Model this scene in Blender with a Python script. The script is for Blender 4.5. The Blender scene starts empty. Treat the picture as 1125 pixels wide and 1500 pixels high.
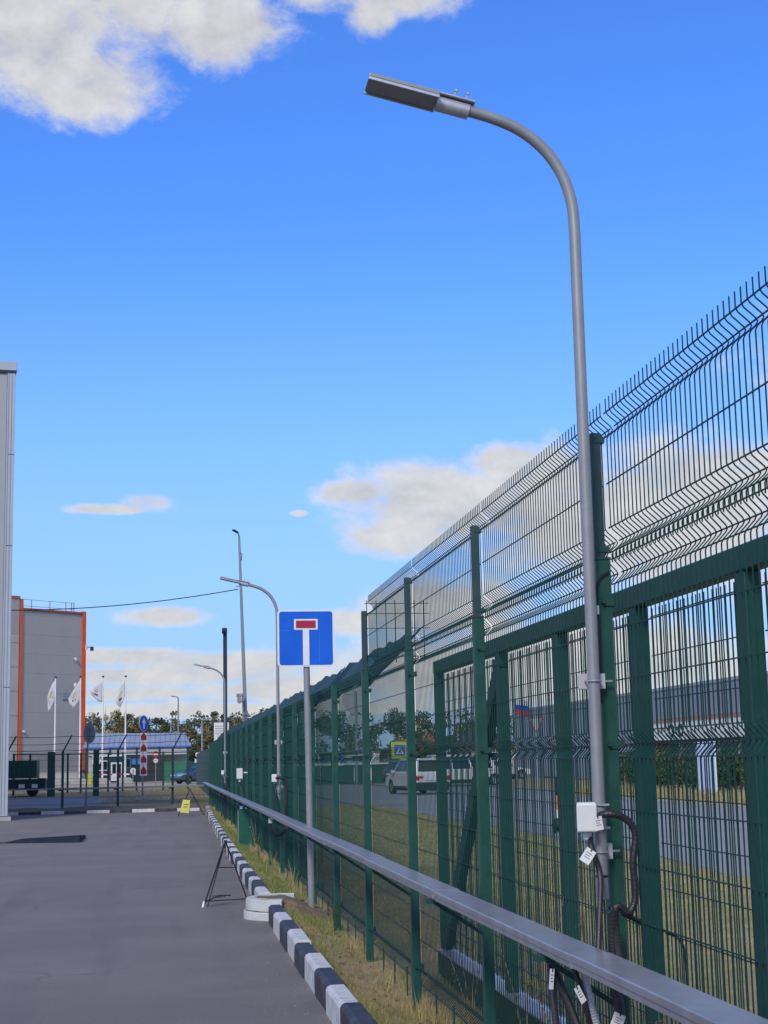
import bpy, bmesh, math, random
import numpy as np
from mathutils import Vector, Matrix, noise as mnoise

random.seed(7)
RNG = np.random.default_rng(7)
scene = bpy.context.scene
COL = scene.collection
R = math.radians

# ------------------------------------------------------------------ camera
cam_data = bpy.data.cameras.new('camera')
cam_data.sensor_fit = 'VERTICAL'
cam_data.sensor_height = 36.0
cam_data.lens = 36.0 * 2248.0 / 1500.0
cam_data.clip_start = 0.05
cam_data.clip_end = 4000
cam = bpy.data.objects.new('camera', cam_data)
COL.objects.link(cam)
cr = Vector((0.98998738, -0.13961675, -0.0207881))
cu = Vector((-0.00193427, -0.16067465, 0.98700553))
cf = Vector((0.14114262, 0.97708281, 0.15933593))
cam.matrix_world = Matrix(((cr.x, cu.x, -cf.x, 0), (cr.y, cu.y, -cf.y, 0), (cr.z, cu.z, -cf.z, 1.7), (0, 0, 0, 1)))
scene.camera = cam

# ------------------------------------------------------------------ exposure
scene.view_settings.view_transform = 'Standard'
scene.view_settings.look = 'None'
scene.view_settings.gamma = 1.0
scene.view_settings.use_curve_mapping = False
scene.view_settings.exposure = 0.75

# ------------------------------------------------------------------ sun (behind a thin cloud: soft)
SUN_AZ, SUN_EL = R(-154), R(37)          # azimuth clockwise from +Y
sun_data = bpy.data.lights.new('sun', 'SUN')
sun_data.energy = 1.5
sun_data.angle = R(14)
sun_data.color = (1.0, 0.9, 0.76)
sun = bpy.data.objects.new('sun', sun_data)
COL.objects.link(sun)
sd = Vector((math.sin(SUN_AZ) * math.cos(SUN_EL), math.cos(SUN_AZ) * math.cos(SUN_EL), math.sin(SUN_EL)))
sun.rotation_euler = sd.to_track_quat('Z', 'Y').to_euler()
sun.location = sd * 60

# ------------------------------------------------------------------ world: Nishita sky + procedural clouds
world = bpy.data.worlds.new('World')
scene.world = world
world.use_nodes = True
wn, wl = world.node_tree.nodes, world.node_tree.links
wn.clear()
def W(t, **kw):
    n = wn.new(t)
    for k, v in kw.items(): setattr(n, k, v)
    return n
def wmath(op, a, b=None, c=None, clamp=False):
    n = W('ShaderNodeMath', operation=op); n.use_clamp = clamp
    for i, v in enumerate((a, b, c)):
        if v is None: continue
        if isinstance(v, (int, float)): n.inputs[i].default_value = v
        else: wl.new(v, n.inputs[i])
    return n.outputs[0]
out = W('ShaderNodeOutputWorld'); bg = W('ShaderNodeBackground')
bg.inputs['Strength'].default_value = 0.1
wl.new(bg.outputs[0], out.inputs[0])
sky = W('ShaderNodeTexSky', sky_type='NISHITA')
sky.sun_disc = False
sky.sun_elevation = SUN_EL
sky.sun_rotation = SUN_AZ
sky.air_density = 1.0; sky.dust_density = 0.6; sky.ozone_density = 2.0
tc = W('ShaderNodeTexCoord')
sep = W('ShaderNodeSeparateXYZ'); wl.new(tc.outputs['Generated'], sep.inputs[0])
az = wmath('ARCTAN2', sep.outputs[0], sep.outputs[1])
el = wmath('ARCSINE', sep.outputs[2])
tint = W('ShaderNodeMix', data_type='RGBA', blend_type='MULTIPLY'); tint.inputs[0].default_value = 1.0
wl.new(sky.outputs[0], tint.inputs[6]); tint.inputs[7].default_value = (0.38, 0.74, 1.42, 1)
# pale air towards the horizon, the same all the way round
hz = W('ShaderNodeMapRange', interpolation_type='SMOOTHSTEP'); wl.new(el, hz.inputs[0]); hz.inputs[1].default_value = R(-2); hz.inputs[2].default_value = R(21); hz.inputs[3].default_value = 0.95; hz.inputs[4].default_value = 0.0
hzm = W('ShaderNodeMix', data_type='RGBA'); wl.new(hz.outputs[0], hzm.inputs[0]); wl.new(tint.outputs[2], hzm.inputs[6]); hzm.inputs[7].default_value = (2.3, 3.5, 5.3, 1)
comb = W('ShaderNodeCombineXYZ'); wl.new(az, comb.inputs[0]); wl.new(el, comb.inputs[1])
# each cloud: (azimuth, elevation), half width, half height (radians)
S_ = 1 / 2248.0
CLOUDS = [
 ((-0.0620, 0.4966), 320*S_, 120*S_), ((0.0405, 0.4657), 115*S_, 62*S_), ((-0.0610, 0.4291), 140*S_, 62*S_), ((-0.1020, 0.4543), 170*S_, 100*S_), ((0.1643, 0.4880), 110*S_, 46*S_), ((0.1448, 0.4732), 46*S_, 36*S_), ((0.1000, 0.4944), 60*S_, 45*S_),
 ((-0.0339, 0.1630), 90*S_, 9*S_), ((-0.0106, 0.1675), 46*S_, 17*S_),
 ((0.1245, 0.1728), 72*S_, 24*S_), ((0.1785, 0.1645), 160*S_, 74*S_), ((0.2244, 0.1911), 80*S_, 34*S_), ((0.1555, 0.1442), 95*S_, 34*S_), ((0.2466, 0.1836), 95*S_, 46*S_), ((0.3203, 0.1495), 320*S_, 125*S_), ((0.3738, 0.1771), 120*S_, 58*S_),
 ((-0.0007, 0.0941), 82*S_, 17*S_), ((0.1186, 0.0894), 60*S_, 26*S_), ((0.1767, 0.0971), 160*S_, 50*S_),
 ((-0.0224, 0.0685), 150*S_, 15*S_), ((0.0386, 0.0634), 150*S_, 20*S_), ((-0.0050, 0.0561), 240*S_, 17*S_), ((-0.0394, 0.0453), 200*S_, 13*S_), ((0.0781, 0.0461), 200*S_, 22*S_), ((0.0254, 0.0339), 460*S_, 15*S_),
 ((0.2462, 0.0556), 420*S_, 75*S_), ((0.0874, 0.1600), 15*S_, 5*S_),
]
rc = random.Random(3)
for k in range(24):                        # clouds out of view, added large so the skylight is less blue
    a_ = R(40 + k*281/24 + rc.uniform(-5, 5)); a_ = a_ - 2*math.pi if a_ > math.pi else a_
    e_ = R((12, 34, 60, 22, 48)[k % 5])
    CLOUDS.append(((a_, e_), R(rc.uniform(10, 19)/max(0.35, math.cos(e_))), R(rc.uniform(5, 10))))
dmin = None
for (a0, e0), ra, rb in CLOUDS:
    m = W('ShaderNodeVectorMath', operation='MULTIPLY_ADD')
    wl.new(comb.outputs[0], m.inputs[0])
    m.inputs[1].default_value = (1/ra, 1/rb, 0); m.inputs[2].default_value = (-a0/ra, -e0/rb, 0)
    d = W('ShaderNodeVectorMath', operation='DOT_PRODUCT'); wl.new(m.outputs[0], d.inputs[0]); wl.new(m.outputs[0], d.inputs[1])
    dmin = d.outputs['Value'] if dmin is None else wmath('SMOOTH_MIN', dmin, d.outputs['Value'], 0.35)
def wnoise(scale, detail, rough, yscale=1.5, off=(0, 0, 0)):
    m = W('ShaderNodeVectorMath', operation='MULTIPLY_ADD'); wl.new(comb.outputs[0], m.inputs[0])
    m.inputs[1].default_value = (1, yscale, 1); m.inputs[2].default_value = off
    n = W('ShaderNodeTexNoise'); n.inputs['Scale'].default_value = scale; n.inputs['Detail'].default_value = detail; n.inputs['Roughness'].default_value = rough
    n.inputs['Distortion'].default_value = 0.25
    wl.new(m.outputs[0], n.inputs['Vector']); return n.outputs[0]
n1 = wnoise(22, 9, 0.66); n1b = wnoise(22, 6, 0.62, off=(-0.012, 0.022, 0))
n2 = wnoise(7, 2, 0.5, off=(3.1, 1.7, 0))
v = wmath('MULTIPLY', wmath('SUBTRACT', 1.0, wmath('SQRT', dmin)), 1.7)
v = wmath('ADD', wmath('MINIMUM', wmath('MAXIMUM', v, -1.1), 1.0), 0.22)
v = wmath('ADD', v, wmath('MULTIPLY', wmath('SUBTRACT', n1, 0.5), 2.5))
v = wmath('ADD', v, wmath('MULTIPLY', wmath('SUBTRACT', n2, 0.5), 0.7))
mr = W('ShaderNodeMapRange', interpolation_type='SMOOTHSTEP'); wl.new(v, mr.inputs[0]); mr.inputs[1].default_value = 0.0; mr.inputs[2].default_value = 1.15
mask = wmath('MULTIPLY', mr.outputs[0], 0.95)
shade = wmath('MULTIPLY_ADD', wmath('SUBTRACT', n1, n1b), 1.25, 0.66)
mr2 = W('ShaderNodeMapRange'); wl.new(v, mr2.inputs[0]); mr2.inputs[1].default_value = 0.2; mr2.inputs[2].default_value = 1.0; mr2.inputs[3].default_value = 0.25; mr2.inputs[4].default_value = -0.12
shade = wmath('ADD', shade, mr2.outputs[0], clamp=True)
ramp = W('ShaderNodeMix', data_type='RGBA'); wl.new(shade, ramp.inputs[0])
ramp.inputs[6].default_value = (2.75, 2.85, 3.15, 1); ramp.inputs[7].default_value = (4.9, 4.85, 4.75, 1)
mixc = W('ShaderNodeMix', data_type='RGBA'); wl.new(mask, mixc.inputs[0]); wl.new(hzm.outputs[2], mixc.inputs[6]); wl.new(ramp.outputs[2], mixc.inputs[7])
wl.new(mixc.outputs[2], bg.inputs['Color'])
world.cycles.sampling_method = 'MANUAL'; world.cycles.sample_map_resolution = 512

# ------------------------------------------------------------------ materials
def pm(name, c1, c2=None, scale=8.0, rough=0.6, metal=0.0, bump=0.0, bscale=None, detail=4, big=None, spec=0.5, coat=0.0, trans=0.0):
    m = bpy.data.materials.new(name); m.use_nodes = True
    nt = m.node_tree; n, l = nt.nodes, nt.links
    b = n['Principled BSDF']
    b.inputs['Roughness'].default_value = rough; b.inputs['Metallic'].default_value = metal
    b.inputs['Specular IOR Level'].default_value = spec; b.inputs['Coat Weight'].default_value = coat
    b.inputs['Base Color'].default_value = (*c1, 1)
    tcn = n.new('ShaderNodeTexCoord')
    if c2 is not None:
        t = n.new('ShaderNodeTexNoise'); t.inputs['Scale'].default_value = scale; t.inputs['Detail'].default_value = detail; t.inputs['Roughness'].default_value = 0.62
        l.new(tcn.outputs['Object'], t.inputs['Vector'])
        mrn = n.new('ShaderNodeMapRange'); mrn.inputs[1].default_value = 0.32; mrn.inputs[2].default_value = 0.68; l.new(t.outputs[0], mrn.inputs[0])
        mx = n.new('ShaderNodeMix'); mx.data_type = 'RGBA'; mx.inputs[6].default_value = (*c1, 1); mx.inputs[7].default_value = (*c2, 1)
        l.new(mrn.outputs[0], mx.inputs[0]); last = mx.outputs[2]
        if big:
            bs, c3, amt = big
            t2 = n.new('ShaderNodeTexNoise'); t2.inputs['Scale'].default_value = bs; t2.inputs['Detail'].default_value = 5; t2.inputs['Roughness'].default_value = 0.6
            l.new(tcn.outputs['Object'], t2.inputs['Vector'])
            m2 = n.new('ShaderNodeMapRange'); m2.inputs[1].default_value = 0.45; m2.inputs[2].default_value = 0.68; m2.inputs[4].default_value = amt; l.new(t2.outputs[0], m2.inputs[0])
            x2 = n.new('ShaderNodeMix'); x2.data_type = 'RGBA'; x2.inputs[7].default_value = (*c3, 1); l.new(m2.outputs[0], x2.inputs[0]); l.new(last, x2.inputs[6]); last = x2.outputs[2]
        l.new(last, b.inputs['Base Color'])
        rr = n.new('ShaderNodeMapRange'); rr.inputs[3].default_value = max(0, rough - 0.07); rr.inputs[4].default_value = min(1, rough + 0.07); l.new(t.outputs[0], rr.inputs[0]); l.new(rr.outputs[0], b.inputs['Roughness'])
    if bump:
        tb = n.new('ShaderNodeTexNoise'); tb.inputs['Scale'].default_value = bscale or scale * 4; tb.inputs['Detail'].default_value = 3
        l.new(tcn.outputs['Object'], tb.inputs['Vector'])
        bn = n.new('ShaderNodeBump'); bn.inputs['Strength'].default_value = bump; bn.inputs['Distance'].default_value = 0.01
        l.new(tb.outputs[0], bn.inputs['Height']); l.new(bn.outputs[0], b.inputs['Normal'])
    return m
M = {}
def asphalt_mat():
    m = bpy.data.materials.new('asphalt'); m.use_nodes = True; n, l = m.node_tree.nodes, m.node_tree.links; b = n['Principled BSDF']
    tcn = n.new('ShaderNodeTexCoord')
    def noise(sc, det, rough=0.6, vec=None):
        t = n.new('ShaderNodeTexNoise'); t.inputs['Scale'].default_value = sc; t.inputs['Detail'].default_value = det; t.inputs['Roughness'].default_value = rough
        l.new(vec or tcn.outputs['Object'], t.inputs['Vector']); return t.outputs[0]
    def rng(x, a, b_, c, d):
        r = n.new('ShaderNodeMapRange'); l.new(x, r.inputs[0])
        for i, v in enumerate((a, b_, c, d)): r.inputs[i+1].default_value = v
        return r.outputs[0]
    def mix(f, A, B):
        x = n.new('ShaderNodeMix'); x.data_type = 'RGBA'; l.new(f, x.inputs[0])
        for k, v in ((6, A), (7, B)):
            if isinstance(v, tuple): x.inputs[k].default_value = (*v, 1)
            else: l.new(v, x.inputs[k])
        return x.outputs[2]
    mp = n.new('ShaderNodeMapping'); mp.inputs['Scale'].default_value = (1.6, 0.12, 1); l.new(tcn.outputs['Object'], mp.inputs[0])
    mp2 = n.new('ShaderNodeMapping'); mp2.inputs['Scale'].default_value = (0.15, 0.9, 1); l.new(tcn.outputs['Object'], mp2.inputs[0])
    col = mix(rng(noise(55, 5, 0.75), 0.3, 0.7, 0, 1), (0.118, 0.107, 0.099), (0.208, 0.189, 0.176))
    vor = n.new('ShaderNodeTexVoronoi'); vor.inputs['Scale'].default_value = 120; l.new(tcn.outputs['Object'], vor.inputs['Vector'])
    col = mix(rng(vor.outputs['Distance'], 0.12, 0.3, 0.35, 0), col, (0.30, 0.285, 0.27))                 # pale stones
    col = mix(rng(noise(0.5, 4), 0.42, 0.7, 0, 0.55), col, (0.225, 0.2, 0.182))                          # dusty areas
    col = mix(rng(noise(1.0, 4, 0.6, mp2.outputs[0]), 0.5, 0.72, 0, 0.5), col, (0.20, 0.18, 0.172))        # rolled bands across the lane
    col = mix(rng(noise(1.4, 3, 0.5, mp.outputs[0]), 0.52, 0.72, 0, 0.35), col, (0.105, 0.098, 0.098))     # worn wheel tracks
    col = mix(rng(noise(2.3, 6, 0.7), 0.64, 0.74, 0, 0.5), col, (0.095, 0.088, 0.088))                     # spots and spills
    ck = n.new('ShaderNodeTexVoronoi'); ck.feature = 'DISTANCE_TO_EDGE'; ck.inputs['Scale'].default_value = 0.22
    wv = n.new('ShaderNodeVectorMath'); wv.operation = 'MULTIPLY_ADD'; nz = n.new('ShaderNodeTexNoise'); nz.inputs['Scale'].default_value = 1.3; nz.inputs['Detail'].default_value = 6
    l.new(tcn.outputs['Object'], nz.inputs['Vector']); l.new(nz.outputs['Color'], wv.inputs[0]); wv.inputs[1].default_value = (1.2, 1.2, 0); l.new(tcn.outputs['Object'], wv.inputs[2]); l.new(wv.outputs[0], ck.inputs['Vector'])
    cmask = n.new('ShaderNodeMath'); cmask.operation = 'MULTIPLY'; l.new(rng(ck.outputs['Distance'], 0.0015, 0.004, 0.3, 0), cmask.inputs[0]); l.new(rng(noise(0.35, 2), 0.52, 0.6, 0, 1), cmask.inputs[1])
    col = mix(cmask.outputs[0], col, (0.05, 0.047, 0.047))
    l.new(col, b.inputs['Base Color']); b.inputs['Roughness'].default_value = 0.88; b.inputs['Specular IOR Level'].default_value = 0.35
    bn = n.new('ShaderNodeBump'); bn.inputs['Strength'].default_value = 0.5; bn.inputs['Distance'].default_value = 0.006; l.new(noise(150, 3, 0.7), bn.inputs['Height']); l.new(bn.outputs[0], b.inputs['Normal'])
    return m
M['asphalt'] = asphalt_mat()
M['road'] = pm('road_asphalt', (0.215, 0.21, 0.21), (0.265, 0.26, 0.26), 20, 0.9, big=(0.2, (0.3, 0.29, 0.29), 0.6))  # lightened: sunshine on the street beyond the fence is put into the colour
M['earth'] = pm('earth', (0.10, 0.075, 0.045), (0.19, 0.145, 0.085), 9, 0.95, bump=0.6, bscale=50)
M['turf'] = pm('turf', (0.24, 0.185, 0.085), (0.40, 0.275, 0.145), 3.5, 0.95, bump=0.8, bscale=60, big=(0.6, (0.20, 0.195, 0.075), 0.7))  # raised too, for sunshine painted onto the field beyond the fence
M['dirt_path'] = pm('dirt_path', (0.34, 0.28, 0.2), (0.42, 0.35, 0.25), 3, 0.95)
M['concrete'] = pm('concrete', (0.33, 0.32, 0.30), (0.42, 0.41, 0.39), 6, 0.9, bump=0.3)
M['kerb_white'] = pm('kerb_white_paint', (0.54, 0.54, 0.53), (0.64, 0.64, 0.63), 14, 0.6, bump=0.25, bscale=40, big=(9.0, (0.33, 0.32, 0.31), 0.6))
M['ramp_black'] = pm('dark_blue_black_paint', (0.016, 0.019, 0.036), (0.026, 0.03, 0.05), 3, 0.8, spec=0.2)
M['old_white'] = pm('old_white_paint', (0.46, 0.47, 0.45), (0.56, 0.56, 0.54), 12, 0.75, bump=0.4, bscale=30, big=(6.0, (0.30, 0.29, 0.26), 0.6))
M['kerb_black'] = pm('kerb_black_paint', (0.02, 0.022, 0.036), (0.033, 0.036, 0.052), 14, 0.6, bump=0.25, bscale=40, big=(5.0, (0.10, 0.10, 0.11), 0.5))
M['green'] = pm('green_powder_coat', (0.004, 0.056, 0.042), (0.008, 0.074, 0.055), 18, 0.45, big=(5, (0.03, 0.085, 0.065), 0.45))
M['green_wire'] = pm('green_wire', (0.0035, 0.042, 0.037), (0.006, 0.054, 0.047), 18, 0.5, spec=0.25)
M['green_dark'] = pm('dark_green_paint', (0.006, 0.045, 0.04), (0.01, 0.06, 0.05), 18, 0.5)
M['navy_green'] = pm('dark_blue_green_paint', (0.006, 0.022, 0.035), (0.009, 0.03, 0.045), 8, 0.45)
M['galv'] = pm('grey_painted_steel', (0.25, 0.26, 0.265), (0.285, 0.295, 0.30), 9, 0.44, metal=0.25, big=(30, (0.32, 0.33, 0.335), 0.35))
M['galv_zinc'] = pm('zinc_plated_steel', (0.42, 0.43, 0.45), (0.52, 0.53, 0.55), 22, 0.38, metal=0.6)
M['galv_green'] = pm('grey_green_tray', (0.13, 0.2, 0.19), (0.17, 0.24, 0.23), 3, 0.45)
M['green_hoard'] = pm('light_green_sheet', (0.02, 0.19, 0.10), (0.03, 0.23, 0.13), 2, 0.5)
M['teal'] = pm('teal_sheet', (0.008, 0.06, 0.07), (0.012, 0.08, 0.09), 2, 0.5)
M['sign_pale'] = pm('pale_blue_board', (0.38, 0.45, 0.66), (0.43, 0.5, 0.7), 2, 0.4)
M['store_grey'] = pm('store_grey_panel', (0.20, 0.22, 0.27), (0.24, 0.26, 0.31), 0.4, 0.6)
M['cabinet_green'] = pm('cabinet_green', (0.006, 0.085, 0.05), (0.010, 0.105, 0.064), 6, 0.5)
M['cabinet_edge'] = pm('cabinet_edge', (0.2, 0.27, 0.25), None, rough=0.5)
M['orange_dull'] = pm('dull_orange_trim', (0.36, 0.10, 0.06), (0.42, 0.12, 0.07), 0.5, 0.6)
M['store_orange'] = pm('faded_orange', (0.42, 0.17, 0.08), None, rough=0.6)
M['slate_green'] = pm('dark_slate_green', (0.012, 0.045, 0.048), (0.02, 0.058, 0.06), 12, 0.55)  # bluer, duller green for the upper posts
M['tray'] = pm('tray_steel', (0.30, 0.31, 0.34), (0.36, 0.37, 0.40), 5, 0.3, metal=0.35, big=(7.0, (0.25, 0.245, 0.25), 0.7))
M['bracket'] = pm('bracket_paint', (0.42, 0.44, 0.46), (0.47, 0.49, 0.51), 12, 0.5)
M['plastic_white'] = pm('white_plastic', (0.62, 0.62, 0.60), (0.68, 0.68, 0.66), 10, 0.42)
M['rubber'] = pm('black_plastic', (0.012, 0.012, 0.015), (0.018, 0.018, 0.022), 20, 0.48)
M['corr_grey'] = pm('grey_conduit', (0.50, 0.50, 0.50), (0.56, 0.56, 0.56), 20, 0.5)
M['paper'] = pm('white_tag', (0.72, 0.72, 0.72), (0.78, 0.78, 0.78), 20, 0.6)
M['ink'] = pm('dark_ink', (0.03, 0.03, 0.04), None, rough=0.7)
M['sign_blue'] = pm('sign_blue', (0.003, 0.10, 0.56), (0.004, 0.12, 0.62), 3, 0.5, spec=0.3)
M['sign_blue2'] = pm('sign_blue_faded', (0.06, 0.17, 0.52), (0.08, 0.2, 0.56), 6, 0.4)
M['sign_white'] = pm('sign_white', (0.70, 0.70, 0.68), (0.76, 0.76, 0.74), 6, 0.4)
M['sign_red'] = pm('sign_red', (0.36, 0.008, 0.03), (0.42, 0.012, 0.04), 6, 0.4)
M['sign_back'] = pm('sign_back', (0.42, 0.43, 0.43), (0.48, 0.49, 0.49), 10, 0.45, metal=0.2)
M['sign_yellow'] = pm('sign_yellow', (0.42, 0.42, 0.02), (0.48, 0.48, 0.03), 6, 0.5)
M['sign_lime'] = pm('sign_lime', (0.55, 0.75, 0.03), None, rough=0.4)
M['net'] = pm('shade_net', (0.006, 0.036, 0.042), (0.012, 0.056, 0.062), 7, 0.7)
M['lens'] = pm('lamp_diffuser', (0.19, 0.20, 0.22), (0.23, 0.24, 0.26), 30, 0.35)
M['panel_grey'] = pm('grey_wall_panel', (0.30, 0.32, 0.33), (0.34, 0.36, 0.37), 0.6, 0.55)
M['panel_blue'] = pm('pale_blue_trim', (0.36, 0.40, 0.45), (0.41, 0.45, 0.50), 0.8, 0.5)
M['panel_dark'] = pm('dark_wall_panel', (0.33, 0.315, 0.30), (0.36, 0.345, 0.33), 0.3, 0.6)
M['panel_beige'] = pm('pale_wall_panel', (0.36, 0.36, 0.32), (0.42, 0.42, 0.38), 0.3, 0.6)
M['orange'] = pm('orange_trim', (0.60, 0.085, 0.025), (0.68, 0.11, 0.035), 0.5, 0.5)
M['orange_tiger'] = pm('orange_paint', (0.70, 0.16, 0.04), None, rough=0.5)
M['roof_blue'] = pm('blue_grey_roof', (0.22, 0.27, 0.36), (0.27, 0.32, 0.41), 0.6, 0.5)
M['wall_stripe'] = pm('pale_siding', (0.44, 0.44, 0.42), (0.52, 0.52, 0.5), 0.8, 0.7)
M['wall_tan'] = pm('tan_wall', (0.34, 0.27, 0.2), (0.4, 0.32, 0.25), 1.5, 0.8)
M['cream'] = pm('cream_wall', (0.62, 0.52, 0.34), (0.7, 0.6, 0.4), 0.3, 0.8)
M['brick_red'] = pm('red_roof', (0.35, 0.09, 0.05), (0.45, 0.13, 0.07), 0.5, 0.8)
M['roof_brown'] = pm('brown_roof', (0.055, 0.045, 0.05), (0.085, 0.07, 0.075), 0.6, 0.8)
M['glass'] = pm('dark_glass', (0.012, 0.016, 0.022), (0.02, 0.026, 0.034), 2, 0.08)
M['car_white'] = pm('white_car_paint', (0.62, 0.64, 0.66), (0.66, 0.68, 0.70), 1, 0.25, coat=0.6)
M['car_blue'] = pm('blue_grey_car_paint', (0.05, 0.085, 0.13), (0.06, 0.10, 0.15), 1, 0.25, coat=0.6)
M['tyre'] = pm('tyre', (0.012, 0.012, 0.013), None, rough=0.8)
M['rim'] = pm('alloy', (0.45, 0.46, 0.48), None, rough=0.3, metal=0.7)
M['tail_red'] = pm('tail_lamp_red', (0.40, 0.008, 0.012), None, rough=0.2)
M['headlamp'] = pm('lamp_glass', (0.6, 0.62, 0.65), None, rough=0.1)
M['plate'] = pm('number_plate', (0.55, 0.62, 0.72), None, rough=0.4)
M['flag_white'] = pm('white_cloth', (0.5, 0.51, 0.52), (0.58, 0.59, 0.6), 3, 0.9)
M['flag_blue'] = pm('blue_cloth', (0.02, 0.06, 0.4), None, rough=0.9)
M['flag_red'] = pm('red_cloth', (0.55, 0.02, 0.04), None, rough=0.9)
M['gold'] = pm('gold_print', (0.55, 0.36, 0.06), None, rough=0.7)
M['bark'] = pm('bark', (0.07, 0.055, 0.045), (0.12, 0.10, 0.085), 4, 0.95)
M['birch'] = pm('birch_bark', (0.42, 0.41, 0.38), (0.3, 0.29, 0.27), 2.5, 0.9)
def leafmat(name, a, b, c, sc):
    return pm(name, a, b, sc, 0.75, big=(sc * 0.35, c, 0.8), spec=0.25)
M['leaf_green'] = leafmat('leaf_green', (0.075, 0.085, 0.03), (0.13, 0.135, 0.05), (0.17, 0.14, 0.05), 0.9)
M['leaf_dark'] = leafmat('leaf_dark', (0.055, 0.07, 0.04), (0.10, 0.115, 0.06), (0.115, 0.115, 0.06), 0.9)
M['leaf_yellow'] = leafmat('leaf_yellow', (0.14, 0.125, 0.04), (0.22, 0.175, 0.06), (0.30, 0.215, 0.075), 0.9)
M['leaf_pale'] = leafmat('leaf_pale', (0.42, 0.36, 0.22), (0.52, 0.44, 0.27), (0.36, 0.30, 0.16), 1.5)
M['leaf_hedge'] = leafmat('leaf_hedge', (0.035, 0.062, 0.014), (0.07, 0.105, 0.025), (0.09, 0.11, 0.03), 2.0)
M['grass'] = leafmat('grass_blade', (0.14, 0.185, 0.05), (0.25, 0.25, 0.09), (0.44, 0.32, 0.16), 5.0)
M['grass_green'] = leafmat('green_grass_blade', (0.10, 0.165, 0.04), (0.19, 0.24, 0.07), (0.30, 0.27, 0.11), 5.0)
M['grass_field'] = leafmat('field_grass_blade', (0.19, 0.24, 0.075), (0.32, 0.31, 0.12), (0.48, 0.38, 0.19), 3.0)  # brighter than the verge blades, with the field's sunshine in the colour
M['straw'] = leafmat('dry_stalk', (0.34, 0.27, 0.13), (0.43, 0.35, 0.18), (0.24, 0.22, 0.08), 5.0)
M['litter'] = leafmat('dead_leaf', (0.16, 0.085, 0.03), (0.25, 0.15, 0.06), (0.10, 0.06, 0.03), 6.0)
M['scooter_black'] = pm('scooter_black', (0.02, 0.02, 0.022), None, rough=0.4)

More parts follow.
